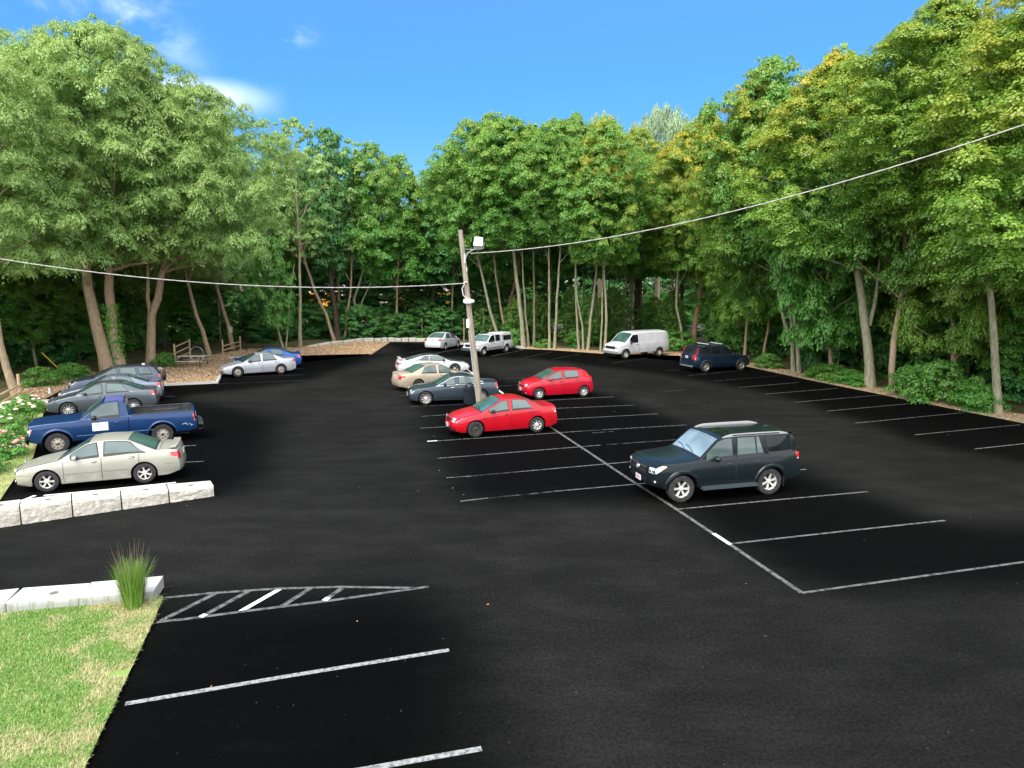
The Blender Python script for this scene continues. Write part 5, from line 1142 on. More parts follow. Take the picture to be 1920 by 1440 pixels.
def tree(base, lean, toppx, cr_key, rad, cbot, label, bark='bark', tr=.16, name='maple_tree', cat='tree', group=None, forks=(), rz=None, limbs=12, topz=None, seed=0, cshift=(0, 0)):
    """base: photo pixel of the trunk foot (or (x, y) metres). lean: further trunk pixels upward. toppx: pixel row of the tree top. cbot: crown bottom height in metres"""
    B = gp(base[0], base[1], .02) if len(base) == 2 else Vector((base[0], base[1], .02))
    rn = random.Random(seed or int(abs(B.x * 31 + B.y * 17)) + 1)
    if not topz and 'ash' not in cr_key: rad *= rn.uniform(.78, .98)
    Ht = topz if topz else gy(base[0], toppx, B.y).z
    rz = rn.uniform(0, 6.28) if rz is None else rz
    root = empty(name, B, 0, label, cat, group)
    me, cs, R0, H0 = CROWNS[cr_key]; sc = rad / R0; sz = max(1.0, (Ht - cbot)) / (H0 * 1.04)
    spine = [Vector((0, 0, -.1))] + [gy(u, v, B.y) - B for (u, v) in lean]
    last = spine[-1]; prev = spine[-2] if len(spine) > 1 else last - Vector((0, 0, 1)); dirv = (last - prev); dirv = dirv / max(.5, dirv.z) if dirv.z > .1 else Vector((0, 0, 1))
    if len(lean) == 0: dirv = Vector((rn.uniform(-.05, .05), rn.uniform(-.04, .04), 1))
    zt = cbot + (Ht - cbot) * .72; zz = last.z; csh = Vector((cshift[0], cshift[1], 0)) * (1.6 / max(1.6, zt - zz)) * .9
    while zz < zt:
        zz += 1.6; dirv = Vector((dirv.x * .75 + rn.uniform(-.06, .06), dirv.y * .75 + rn.uniform(-.06, .06), 1)); spine.append(spine[-1] + dirv * 1.6 + csh)
    # finer wobble
    fine = []
    for a, b in zip(spine[:-1], spine[1:]):
        k = max(1, int((b - a).length / 1.2))
        for i in range(k): fine.append(a + (b - a) * i / k + (Vector((rn.uniform(-.04, .04), rn.uniform(-.04, .04), 0)) if i else Vector()))
    fine.append(spine[-1]); Hs = max(1, fine[-1].z)
    tr *= .88
    radf = lambda z: max(.02, tr * (1 - .9 * min(1, max(0, z) / Hs) ** 1.1)) * (1.28 if z < .25 else 1.0)
    g = MB(); g.tube(fine, [radf(p.z) for p in fine], M[bark], 9)
    def at_z(z):
        for a, b in zip(fine[:-1], fine[1:]):
            if b.z >= z: return a + (b - a) * ((z - a.z) / max(.01, b.z - a.z))
        return fine[-1]
    ctr = at_z(cbot + (Ht - cbot) * .35); cx, cy = ctr.x + cshift[0] * .45, ctr.y + cshift[1] * .45
    ca, sa = math.cos(rz), math.sin(rz); wc = [Vector((cx + sc * (c[0] * ca - c[1] * sa), cy + sc * (c[0] * sa + c[1] * ca), cbot + c[2] * sz)) for c in cs]
    rn.shuffle(wc)
    for c in wc[:limbs]:
        z0 = max(cbot * rn.uniform(.7, 1.05), c.z - rn.uniform(1.5, 3.5)); z0 = min(z0, Hs * .95); a = at_z(z0); mid = a + (c - a) * .5 + Vector((0, 0, -.25 + rn.uniform(0, .5))); r0 = radf(z0) * .5
        g.tube([a, a + (mid - a) * .5 + Vector((0, 0, .1)), mid, c], [r0, r0 * .75, r0 * .55, .012], M[bark], 5, cap=False)
    trunk = g.build('trunk', root, 60)
    for fk in forks:      # further stems: list of photo pixels, radius
        pts = [gy(u, v, B.y) - B for (u, v) in fk[0]]; pts.append(pts[-1] + (pts[-1] - pts[-2]).normalized() * 3); f2 = []
        for a, b in zip(pts[:-1], pts[1:]): f2 += [a, a + (b - a) * .5 + Vector((rn.uniform(-.04, .04), 0, 0))]
        f2.append(pts[-1]); h = MB(); h.tube(f2, [fk[1] * (1 - .65 * i / (len(f2) - 1)) for i in range(len(f2))], M[bark], 8); h.build('stem', root, 60)
    c = link('crown', me, root); c.location = (cx, cy, cbot); c.scale = (sc, sc, sz); c.rotation_euler = (0, 0, rz)
    TREES.append(root); return root
# ---- front rank, named from the photo. (foot px, trunk px..., top row, crown, radius, crown bottom, label, bark, trunk radius)
G_ = None
tree((203, 703), [(183, 620), (165, 540), (158, 470)], 62, 'ash0', 7.0, 7.3, 'huge drooping grey-green tree with a thick left-leaning trunk behind the left row of cars', 'bark', .45, 'drooping_tree', rz=.4, limbs=24)
tree((228, 700), [(212, 640), (204, 545), (206, 480)], 28, 'ash1', 6.8, 7.6, 'tallest grey-green tree, its pale trunk with a sawn limb scar right of the leaning one', 'bark', .42, 'drooping_tree', rz=2.2, limbs=24)
tree((283, 690), [(284, 590), (296, 560), (303, 515)], 150, 'ash0', 6.0, 7.4, 'forked-trunk grey-green tree beside the mulch bed', 'bark', .38, 'drooping_tree', forks=[([(283, 590), (277, 560), (277, 510)], .18)], rz=4.1, limbs=20, cshift=(2.5, 0))
tree((32, 745), [(12, 690), (0, 645), (-12, 560)], 60, 'ash1', 5.4, 6.6, 'slim leaning tree at the very left edge behind the rail fence', 'bark', .22, 'drooping_tree', rz=5.2)
tree((10, 694), [(-4, 640), (-12, 560)], 22, 'ash0', 7.2, 7.6, 'grey-green tree in the upper left corner behind the leaning one', 'bark', .25, 'drooping_tree', rz=3.3)
tree((393, 668), [(380, 620), (369, 595), (350, 520)], 165, 'ash1', 5.2, 6.6, 'leaning grey-green tree behind the picnic table', 'bark', .2, 'drooping_tree', rz=1.3)
tree((437, 655), [(428, 610), (413, 560), (398, 500)], 205, 'ash0', 4.8, 6.4, 'leaning tree carrying the pale bird box', 'bark', .22, 'drooping_tree', rz=.9)
tree((563, 652), [(563, 560), (562, 480), (558, 400)], 215, 'thin0', 3.6, 9.0, 'slender straight tree with a pale trunk right of the blue sedan', 'bark_pale', .19, 'slender_tree', rz=1)
tree((532, 656), [(522, 620), (516, 580)], 440, 'under1', 2.0, 2.2, 'small bright green sapling with several stems above the blue sedan', 'bark_pale', .1, 'sapling', forks=[([(536, 656), (541, 600), (545, 560)], .08)], rz=2)
tree((628, 641), [(612, 590), (590, 545), (575, 500)], 222, 'thin0', 3.8, 8.5, 'tree leaning left over the start of the granite stones', 'bark', .2, 'slender_tree', rz=2.6)
tree((634, 640), [(630, 590), (622, 540), (618, 480)], 232, 'dark0', 3.6, 7.5, 'thick dark straight trunk among the leaning ones at the far left corner', 'bark_dark', .35, 'broadleaf_tree', rz=.7)
tree((646, 639), [(651, 590), (657, 550), (660, 480)], 255, 'thin0', 3.2, 8.0, 'thin tree leaning right beside the thick dark trunk', 'bark', .14, 'slender_tree', rz=4)
tree((664, 637), [(668, 590), (664, 560), (690, 480)], 262, 'maple1', 3.4, 8.0, 'pale forked tree behind the curved granite stones', 'bark_pale', .17, 'maple_tree', forks=[([(667, 600), (679, 565), (700, 520)], .09)], rz=.2)
tree((746, 636), [(744, 580), (746, 520)], 282, 'maple2', 4.4, 6.0, 'tree with a root-flared trunk behind the notch of the lot', 'bark', .16, rz=5)
tree((800, 632), [(812, 560), (820, 500)], 300, 'dark1', 4.2, 6.0, 'dark-trunked tree leaning right, left of the white sedan', 'bark_dark', .2, 'broadleaf_tree', rz=1.2)
tree((848, 634), [(848, 560), (850, 500)], 272, 'maple0', 4.2, 7.4, 'maple just left of the utility pole behind the white sedan', 'bark', .13, rz=2.4)
tree((940, 648), [(918, 580), (905, 520), (895, 480)], 222, 'maple3', 4.6, 8.4, 'curved maple trunk bending left just right of the utility pole', 'bark_pale', .18, rz=3.4)
tree((952, 646), [(943, 600), (930, 520), (925, 470)], 206, 'maple1', 4.6, 8.6, 'second curved maple trunk right of the utility pole', 'bark', .14, rz=.9)
tree((962, 640), [(945, 620), (958, 560), (968, 520)], 235, 'dark2', 3.8, 8.0, 'reddish dark crooked trunk behind the curved maples', 'bark_red', .22, 'broadleaf_tree', rz=4.4)
tree((982, 652), [(978, 600), (968, 520), (962, 460)], 214, 'maple0', 4.6, 9.0, 'stout pale maple trunk at the end of the pale kerb', 'bark_pale', .25, rz=1.8)
tree((991, 651), [(985, 590), (980, 500)], 240, 'maple4', 3.6, 9.0, 'thin maple close against the stout pale one', 'bark_pale', .13, rz=.4)
tree((1001, 648), [(1001, 580), (1000, 470), (998, 430)], 228, 'maple2', 4.0, 9.6, 'straight thin maple right of the stout pale trunk', 'bark_pale', .14, rz=2.9)
tree((1030, 654), [(1030, 560), (1029, 470)], 226, 'maple3', 3.9, 9.4, 'left one of a close pair of straight pale maples', 'bark_pale', .14, rz=5.4)
tree((1040, 655), [(1044, 560), (1051, 450)], 218, 'maple1', 4.2, 9.6, 'right one of a close pair of pale maples, tilting right', 'bark_pale', .15, rz=3.1)
tree((1086, 655), [(1082, 600), (1079, 520), (1080, 470)], 206, 'maple4', 4.2, 9.0, 'pale maple leaning left, first of three left of the white van', 'bark_pale', .13, rz=.6)
tree((1094, 656), [(1092, 610), (1082, 560), (1078, 480)], 222, 'maple0', 3.8, 9.2, 'thin curved maple, middle of three left of the white van', 'bark_pale', .11, rz=2.2)
tree((1102, 657), [(1107, 600), (1116, 530), (1123, 470)], 214, 'maple2', 4.4, 9.4, 'pale maple tilting right, last of three left of the white van', 'bark_pale', .16, rz=4.8)
tree((1126, 660), [(1129, 600), (1130, 540)], 218, 'gold1', 4.0, 7.5, 'thin pale maple at the nose of the white van', 'bark_pale', .1, rz=1.5)
tree((1134, 661), [(1137, 600), (1133, 520)], 228, 'maple1', 4.2, 8.0, 'yellowing maple rising behind the bonnet of the white van', 'bark_pale', .14, rz=3.8)
tree((1197, 630), [(1197, 560), (1198, 520)], 232, 'gold0', 5.6, 8.2, 'massive dark forked tree behind the white van', 'bark_dark', .55, 'broadleaf_tree', forks=[([(1196, 530), (1188, 505), (1180, 480)], .25), ([(1198, 530), (1213, 505), (1236, 485)], .25)], rz=2)
tree((1282, 655), [(1276, 610), (1268, 575), (1272, 500)], 238, 'gold2', 4.6, 7.0, 'pale crooked maple left of the reddish leaning trunk', 'bark_pale', .14, rz=5)
tree((1299, 654), [(1303, 610), (1311, 560), (1318, 480)], 200, 'gold1', 4.4, 7.5, 'reddish stout trunk leaning right behind the midnight blue SUV', 'bark_red', .28, 'broadleaf_tree', rz=.1)
tree((1326, 650), [(1323, 580), (1321, 500)], 214, 'maple0', 4.2, 7.0, 'straight pale maple above the roof of the midnight blue SUV', 'bark_pale', .13, rz=3)
tree((1396, 676), [(1400, 610), (1405, 540)], 172, 'gold0', 4.4, 3.0, 'bushy yellow-green tree right of the midnight blue SUV', 'bark', .13, rz=4.3)
tree((1430, 678), [(1440, 620), (1448, 540)], 150, 'maple4', 4.0, 3.6, 'dense green tree between the midnight blue SUV and the twin pale trunks', 'bark', .12, rz=1.1)
tree((1488, 697), [(1486, 650), (1470, 600), (1452, 500)], 112, 'gold2', 4.4, 7.6, 'left one of twin pale trunks at the right edge of the lot', 'bark_pale', .16, forks=[([(1487, 640), (1478, 560), (1464, 470)], .11)], rz=2.7, cshift=(0, 2.6))
tree((1499, 700), [(1495, 640), (1483, 560), (1472, 480)], 78, 'maple3', 4.2, 7.4, 'right one of twin pale trunks at the right edge of the lot', 'bark_pale', .15, rz=.3, cshift=(0, 2.6))
tree((1632, 728), [(1626, 640), (1616, 560), (1600, 480)], 64, 'gold1', 4.8, 7.2, 'big silver-barked maple forking above the right edge of the lot', 'bark_pale', .31, forks=[([(1630, 610), (1642, 560), (1650, 480)], .13), ([(1618, 560), (1612, 500), (1618, 440)], .16)], rz=3.3, cshift=(0, 2.6))
tree((1676, 738), [(1672, 690), (1676, 640), (1690, 560)], 60, 'maple2', 4.0, 6.0, 'twisted brown trunk just right of the silver-barked maple', 'bark', .2, rz=5.9)
tree((1790, 742), [(1788, 700), (1786, 640)], 20, 'gold0', 4.6, 2.4, 'tall yellow-green tree with low branches, second from the right edge', 'bark', .15, rz=1.9)
tree((1872, 775), [(1866, 680), (1858, 560), (1848, 470), (1820, 360)], -60, 'gold2', 5.2, 8.8, 'tall pale-trunked tree nearest the camera at the right edge', 'bark_pale', .2, forks=[([(1852, 440), (1850, 380)], .06)], rz=4.6, cshift=(.2, 3.0))
tree((1985, 803), [(1982, 700), (1978, 600)], -130, 'gold1', 5.4, 6.0, 'orange-tinged tree partly outside the frame at the right', 'bark', .18, rz=.8)
tree((1560, 712), [(1556, 660), (1550, 600)], 80, 'maple1', 4.2, 2.2, 'green maple with low foliage between the twin trunks and the silver-barked maple', 'bark', .13, rz=3.7)
# bird box on its tree
M['birdcream'] = mat('cream_board', (.72, .66, .46), .7)
bbx = gy(432, 619, gp(437, 655).y - .3); b = empty('bird_box', bbx, 0, 'pale bird box on the leaning trunk left of the silver sedan', 'bird box'); g = MB(); g.box((0, 0, 0), (.34, .14, .46), M['birdcream']); g.build('box', b); g = MB(); g.box((-.09, 0, .27), (.24, .17, .04), M['plate'], Matrix.Rotation(R(-35), 4, 'Y')); g.box((.09, 0, .27), (.24, .17, .04), M['plate'], Matrix.Rotation(R(35), 4, 'Y')); g.build('roof', b)
# willow top behind the wood
tree((1232, 613), [(1232, 560)], 188, 'willow0', 6.0, 14.5, 'pale drooping willow crown rising behind the wood right of centre', 'bark', .4, 'willow_tree', rz=.5, limbs=30)
tree((1125, 613), [(1125, 560)], 204, 'willow0', 4.2, 15.5, 'smaller pale willow crown behind the wood, left of the larger one', 'bark', .35, 'willow_tree', rz=2.5)
# ---- the wood behind: individuals that nothing tells apart
rn = random.Random(77); DARK_L = 'tall tree in the wood behind the front rank of trunks'; GRP = 'trees filling the wood behind the front rank'
def skyline(u):   # height limit (photo row) of the treetops
    return float(np.interp(u, [-200, 0, 130, 300, 430, 520, 620, 720, 775, 800, 870, 945, 1060, 1180, 1340, 1410, 1500, 1590, 1700, 1800, 1920, 2300], [40, 60, 60, 150, 215, 225, 240, 285, 312, 318, 275, 240, 245, 240, 248, 190, 130, 100, 70, 10, -90, -150]))
edge = [(-420, 770), (-200, 745), (0, 715), (150, 692), (300, 668), (420, 650), (520, 640), (600, 636), (700, 633), (850, 634), (979, 640), (1125, 648), (1271, 652), (1398, 668), (1520, 694), (1700, 725), (1920, 768), (2200, 820)]
E3 = [gp(*p) for p in edge]; seglen = [0]
for a, b in zip(E3[:-1], E3[1:]): seglen.append(seglen[-1] + (b - a).length)
def edge_at(s):
    for i in range(len(E3) - 1):
        if s <= seglen[i + 1]: 
            t = (s - seglen[i]) / (seglen[i + 1] - seglen[i]); p = E3[i] + (E3[i + 1] - E3[i]) * t; d = (E3[i + 1] - E3[i]).normalized(); return p, Vector((-d.y, d.x, 0))
    return E3[-1], Vector((0, 1, 0))
TOT = seglen[-1]; cnt = 0
for depth, step, kinds, cb in ((4.5, 4.6, ('maple0', 'maple2', 'dark0', 'maple3'), 5.5), (9.5, 4.6, ('dark0', 'dark1', 'maple4', 'dark2'), 4.5), (16, 5.6, ('dark1', 'dark2', 'dark0'), 3.0)):
    s = rn.uniform(0, step)
    while s < TOT:
        p, nrm = edge_at(s); p = p + nrm * (depth + rn.uniform(-1.3, 1.3)); u, v = proj((p.x, p.y, 0)); s += step * rn.uniform(.8, 1.25)
        if p.y < 4: continue
        # keep the look-through gaps low under the crowns near the buses and the road
        look = (-26 < (u - 700) * 1 < 0) or False
        top = skyline(u) + rn.uniform(30, 95) + depth * .8
        Ht = (526 - top) / FPX * p.y * 1.0 + CAM_H; Ht = max(8, min(Ht, 27)); k = rn.choice(kinds)
        if u > 1350 and depth < 12: k = rn.choice(('gold0', 'maple1', 'maple4', 'gold2'))
        if u < 460 and depth < 12: k = rn.choice(('ash0', 'ash1', 'maple2'))
        low = cb if not (1350 < u) else 2.5
        if 500 < u < 900: low = 5.0 if depth > 8 else 6.5
        if 960 < u < 1300: low = 6.5
        R_ = rn.uniform(3.4, 4.6) * (1.25 if 'ash' in k else 1)
        if 560 < u < 720 and depth < 12: R_ *= .7
        tree((p.x, p.y, 0), [], 0, k, R_, low, DARK_L, rn.choice(('bark', 'bark_dark', 'bark_dark', 'bark_pale' if depth < 8 else 'bark')), rn.uniform(.1, .22), 'woodland_tree', group=GRP, topz=Ht, limbs=5, seed=cnt + 1); cnt += 1
for depth, step, us in ((2.9, 3.2, (1350, 2300)), (7.0, 3.2, (1330, 2300)), (4.0, 4.2, (-300, 190)), (8.0, 4.4, (-300, 520)), (12.5, 4.4, (-300, 560))):
    s = rn.uniform(0, step)
    while s < TOT:
        p, nrm = edge_at(s); p = p + nrm * (depth + rn.uniform(-.8, .8)); u, v = proj((p.x, p.y, 0)); s += step * rn.uniform(.8, 1.3)
        if p.y < 6 or not (us[0] < u < us[1]): continue
        k = rn.choice(('maple1', 'maple4', 'maple0', 'dark1') if u > 1300 else ('dark0', 'dark2', 'maple3'))
        tree((p.x, p.y, 0), [], 0, k, rn.uniform(2.4, 3.2), rn.uniform(.8, 2.4), 'leafy young tree with low branches filling the wood edge', rn.choice(('bark', 'bark_pale')), rn.uniform(.06, .11), 'young_tree', group='young trees at the wood edge', topz=rn.uniform(7.5, 11), limbs=4, seed=2000 + cnt); cnt += 1
for i, (u, v, hh, r_) in enumerate(((906, 645, 3.6, 1.1), (965, 646, 4.4, 1.2), (1012, 644, 4.8, 1.1), (1060, 648, 4.0, 1.3), (1112, 650, 5.0, 1.2), (1150, 645, 5.6, 1.5), (1178, 640, 4.2, 1.3), (1225, 640, 4.6, 1.4), (1258, 648, 5.2, 1.3), (1342, 655, 5.4, 1.4), (1365, 660, 4.6, 1.3), (1072, 640, 5.8, 1.0))):
    p = gp(u, v, .02); tree((p.x, p.y, 0), [], 0, ('thin1', 'maple1', 'maple4')[i % 3], r_, .5, 'thin leafy sapling standing between the pale trunks', 'bark_pale', .035, 'sapling', group='saplings between the pale trunks', topz=hh, limbs=5, seed=5000 + i)
print('wood trees', cnt)
# ---- understory: leafy saplings at the wood edge
cnt2 = 0
for depth, step, us in ((3.1, 2.8, (1340, 2300)), (5.2, 2.6, (-300, 2300)), (7.5, 3.2, (-300, 2300)), (13, 3.6, (-300, 2300)), (20, 3.6, (-300, 960)), (20, 3.6, (1330, 2300))):
    s = rn.uniform(0, step)
    while s < TOT:
        p, nrm = edge_at(s); p = p + nrm * (depth + rn.uniform(-.9, .9)); u, v = proj((p.x, p.y, 0)); s += step * rn.uniform(.8, 1.3)
        if p.y < 6 or not (us[0] < u < us[1]): continue
        if depth < 4 and rn.random() < .3: continue
        if depth < 6 and 540 < u < 1290: continue
        if depth < 9 and 960 < u < 1290: continue
        if depth < 6 and 250 < u < 470: continue
        if depth < 9 and 560 < u < 900 and rn.random() < .45: continue
        hh = rn.uniform(3.4, 6.5) if u > 1330 else rn.uniform(2.6, 5.0)
        if 540 < u < 900: hh = rn.uniform(2.2, 3.4)
        if 960 < u < 1330: hh = rn.uniform(1.0, 1.8)
        k = rn.choice(('under0', 'under2', 'under1' if u > 1330 or u < 500 else 'under0'))
        me, cs, R0, H0 = CROWNS[k]; r_ = rn.uniform(1.7, 2.6) * (1 if hh > 3 else .8)
        o = empty('understory_shrub', (p.x, p.y, .03), rn.uniform(0, 6), 'leafy dark green undergrowth shrub at the foot of the wood', 'shrub', 'undergrowth shrubs in the wood')
        c = link('foliage', me, o); c.scale = (r_ / R0, r_ / R0, hh / H0); g = MB(); g.tube([(0, 0, 0), (.05, 0, hh * .5), (.0, .05, hh * .85)], [.05, .035, .01], M['bark_dark'], 5); g.build('stem', o); cnt2 += 1
print('understory', cnt2)
for i in range(26):
    x = -36 + i * 1.6 + rn.uniform(-.8, .8); y = 84 + rn.uniform(-5, 7); tree((x, y, 0), [], 0, rn.choice(('thin1', 'dark0', 'dark2', 'thin1')), rn.uniform(2.0, 3.0), rn.uniform(1.2, 2.4), 'leafy young tree standing in front of the yellow buses', 'bark', .1, 'woodland_tree', group='young trees before the buses', topz=rn.uniform(6.5, 10), limbs=4, seed=700 + i)
for i in range(30):
    x = -8 + i * 3.6 + rn.uniform(-1, 1); y = 96 + max(0, x) * .13 + rn.uniform(0, 5); me, cs, R0, H0 = CROWNS[rn.choice(('under0', 'under2', 'under1'))]; hh = rn.uniform(3, 5.5)
    o = empty('understory_shrub', (x, y, .03), rn.uniform(0, 6), 'leafy shrub on the far side of the pale road', 'shrub', 'shrubs beyond the pale road'); c = link('foliage', me, o); c.scale = (1.1, 1.1, hh / H0); g = MB(); g.tube([(0, 0, 0), (0, .05, hh * .8)], [.05, .01], M['bark_dark'], 5); g.build('stem', o)
# a dark belt beyond the pale road and around the buses
for i in range(34):
    x = -62 + i * 5.6 + rn.uniform(-1.5, 1.5); y = 112 + rn.uniform(-2, 6) + max(0, x) * .12
    if -42 < x < -4: y += 28
    tree((x, y, 0), [], 0, rn.choice(('dark0', 'dark1', 'dark2')), rn.uniform(5, 6.4), rn.uniform(.6, 2.2), 'tall dark tree beyond the pale road and the yellow buses', 'bark_dark', .25, 'woodland_tree', group='dark trees beyond the road', topz=rn.uniform(15, 19), limbs=2, seed=900 + i)
for i in range(16):
    x = -30 + i * 2.1 + rn.uniform(-.5, .5); y = 71 + rn.uniform(-2, 5); me, cs, R0, H0 = CROWNS[rn.choice(('under0', 'under2'))]; hh = rn.uniform(2.6, 4.0)
    o = empty('understory_shrub', (x, y, .03), rn.uniform(0, 6), 'dense dark shrub of the hedge behind the curved granite stones', 'shrub', 'hedge shrubs behind the far corner'); c = link('foliage', me, o); c.scale = (.8, .8, hh / H0); g = MB(); g.tube([(0, 0, 0), (0, .05, hh * .8)], [.05, .01], M['bark_dark'], 5); g.build('stem', o)
# ---- lower plants near the lot, one by one
def bush(px, r, h, key, label, name='bush', cat='bush', group=None, rz=0.):
    me, cs, R0, H0 = CROWNS[key]; o = empty(name, gp(*px, .03), rz, label, cat, group); c = link('foliage', me, o); c.scale = (r / R0, r / R0, h / H0); g = MB()
    for k in range(4): g.tube([(0, 0, 0), (.25 * r * math.cos(k * 1.6), .25 * r * math.sin(k * 1.6), h * .6)], .02, M['bark'], 5)
    g.build('stem', o); return o
bush((308, 688), .8, 1.0, 'bush1', 'bright green bush at the foot of the forked tree'); bush((136, 711), .95, 1.0, 'bush0', 'green bush right of the yellow guy guards', rz=1); bush((78, 724), 1.0, 1.1, 'bush1', 'green bush at the wood edge left of the dusky blue wagon', rz=2)
bush((1085, 650), 1.1, 1.5, 'bush0', 'bright bush at the feet of the three pale maples'); bush((965, 650), .9, 1.6, 'bush1', 'leafy bush between the white pickup and the stout pale maple', rz=2)
bush((1020, 652), .8, .8, 'bush0', 'low bush left of the close pair of maples', rz=3); bush((1120, 645), 1.3, 2.2, 'bush1', 'yellow-green bush behind the nose of the white van', rz=1); bush((1270, 655), 1.5, 1.6, 'bush0', 'dark bush between the white van and the midnight blue SUV', rz=4)
for i, (u, v, r, h) in enumerate(((1540, 709, .9, .9), (1562, 713, 1.0, 1.0), (1590, 718, 1.0, .8), (1612, 724, .8, .7))):
    bush((u, v), r, h, 'bush%d' % (i % 2), ('first', 'second', 'third', 'last')[i] + ' low fern-green ground plant, counted from the left, before the silver-barked maple', 'ground_plant', 'plant', 'low ground plants left of the silver-barked maple', rz=i)
bush((1715, 744), 1.3, 1.6, 'bush1', 'bright green bush right of the twisted brown trunk', rz=3); bush((1765, 752), 1.5, 2.0, 'bush0', 'green bush under the tree second from the right edge', rz=5); bush((1440, 690), .9, 1.0, 'bush1', 'green bush left of the twin pale trunks', rz=4); bush((1835, 768), 1.1, 1.2, 'bush1', 'green bush left of the nearest pale trunk at the right edge', rz=6)
# ivy on the two big trunks
rg = np.random.default_rng(5); n = 1500; A_ = gp(228, 700); zz = rg.uniform(0, 4.6, n); an = rg.uniform(0, 6.28, n); rr = .45 + rg.uniform(0, .22, n)
P_ = np.stack([A_.x - .25 - zz * .06 + rr * np.cos(an), A_.y + rr * np.sin(an), zz], 1); me = leaf_mesh('ivy', P_, np.stack([np.cos(an), np.sin(an), np.full(n, .4)], 1) + rg.normal(size=(n, 3)) * .3, np.tile([0., 0, -1], (n, 1)) + rg.normal(size=(n, 3)) * .3, rg.uniform(.12, .22, n), rg.uniform(.1, .18, n), rg.uniform(0, 1, (n, 3)) * np.array([1, .7, 1]), LM['bush'])
o = link('ivy', me); tag(o, 'ivy climbing between the two thickest left trunks', 'ivy')
# ---- roses at the left edge
M['rose_pink'] = mat('pink_petals', (.70, .16, .18), .6, noise=(20, (.8, .4, .38), .4, .6)); M['rose_cream'] = mat('cream_petals', (.80, .70, .58), .6, noise=(20, (.8, .55, .42), .45, .6))
def rose(px, r, h, m, nb, label, seed):
    o = bush(px, r, h, 'bush%d' % (seed % 2), label, 'rose_bush', 'rose bush', rz=seed); rn = random.Random(seed)
    for k in range(nb):
        a = rn.uniform(0, 6.28); q = rn.uniform(.3, .98); z = h * (.5 + .52 * math.sqrt(max(0, 1 - q * q)) * rn.uniform(.8, 1.1)); g = MB(); c = Vector((r * q * math.cos(a), r * q * math.sin(a), z)); s = rn.uniform(.05, .085)
        for j in range(5): g.blob(c + Vector((s * .6 * math.cos(j * 1.26), s * .6 * math.sin(j * 1.26), 0)), (s * .6, s * .6, s * .45), M[m], 7, 4, jit=.2, seed=j)
        g.blob(c + Vector((0, 0, s * .25)), (s * .5, s * .5, s * .5), M[m], 7, 4); g.build('blossom', o, 60)
    return o
rose((28, 796), .8, 1.0, 'rose_cream', 30, 'rose bush full of cream blossoms below the left fence', 3); rose((6, 822), .7, .95, 'rose_cream', 10, 'paler leafy rose bush at the left edge with few cream blossoms', 4)
rose((-6, 860), .8, .95, 'rose_pink', 24, 'rose bush with pink blossoms cut by the left edge', 5); rose((52, 775), .6, .85, 'rose_cream', 8, 'greener rose bush nearest the rail fence post', 6); rose((-45, 890), .8, .9, 'rose_pink', 14, 'second pink rose bush mostly outside the frame', 7)
# ---- ornamental grass clump
def blades(name, P, ln, dirs, bend, wd, m, cols, parent=None, seg=4):
    n = len(P); V = np.zeros((n, (seg + 1) * 2, 3), np.float32)
    for i in range(seg + 1):
        t = i / seg; up = np.array([0, 0, 1.]); c = P + up * (ln * (t - bend * t * t * .55))[:, None] + dirs * (ln * bend * t * t)[:, None] + dirs * (ln * .12 * t)[:, None]; sd = np.stack([-dirs[:, 1], dirs[:, 0], dirs[:, 2] * 0], 1); w = (wd * (1 - t) ** .6 * .5 + .0006)[:, None]
        V[:, 2 * i] = c - sd * w; V[:, 2 * i + 1] = c + sd * w
    base = (np.arange(n) * (seg + 1) * 2)[:, None, None]; F = np.array([[2 * i, 2 * i + 1, 2 * i + 3, 2 * i + 2] for i in range(seg)])[None] + base; F = F.reshape(-1, 4); nf = len(F)
    me = bpy.data.meshes.new(name); me.vertices.add(n * (seg + 1) * 2); me.vertices.foreach_set('co', V.reshape(-1)); me.loops.add(nf * 4); me.loops.foreach_set('vertex_index', F.reshape(-1).astype(np.int32)); me.polygons.add(nf); me.polygons.foreach_set('loop_start', np.arange(nf, dtype=np.int32) * 4); me.polygons.foreach_set('loop_total', np.full(nf, 4, np.int32))
    a = me.color_attributes.new('leaf', 'FLOAT_COLOR', 'CORNER'); cc = np.ones((nf * 4, 4), np.float32); cc[:, :3] = np.repeat(cols, seg * 4, axis=0); a.data.foreach_set('color', cc.reshape(-1)); me.materials.append(m); me.update(calc_edges=True); return link(name, me, parent)
LM['reed'] = leafmat('reed_leaves', (.09, .27, .03), (.22, .42, .06), (.55, .48, .24), tipamt=1.0); LM['plume'] = leafmat('dark_plumes', (.14, .12, .08), (.22, .18, .11), (.3, .2, .1), tipamt=.3); LM['lawn'] = leafmat('lawn_blades', (.13, .30, .045), (.26, .41, .08), (.62, .52, .29), tipamt=1.0, trans=.25)
og = empty('ornamental_grass', gp(251, 1141, .03), 0, 'tall clump of green ornamental grass with dark seed plumes at the wall end', 'ornamental grass')
rg = np.random.default_rng(3); n = 900; an = rg.uniform(0, 6.28, n); r = .15 * np.sqrt(rg.uniform(0, 1, n)); P_ = np.stack([r * np.cos(an), r * np.sin(an), np.zeros(n)], 1); dr = np.stack([np.cos(an + rg.normal(size=n) * .5), np.sin(an + rg.normal(size=n) * .5), np.zeros(n)], 1)
ln = rg.uniform(.5, 1.0, n); cols = np.stack([rg.uniform(0, 1, n), (rg.uniform(0, 1, n) < .16) * .8, rg.uniform(0, 1, n)], 1); blades('leaf_tuft', P_, ln, dr, rg.uniform(.05, .55, n) ** 2.3, np.full(n, .013), LM['reed'], cols, og, 5)
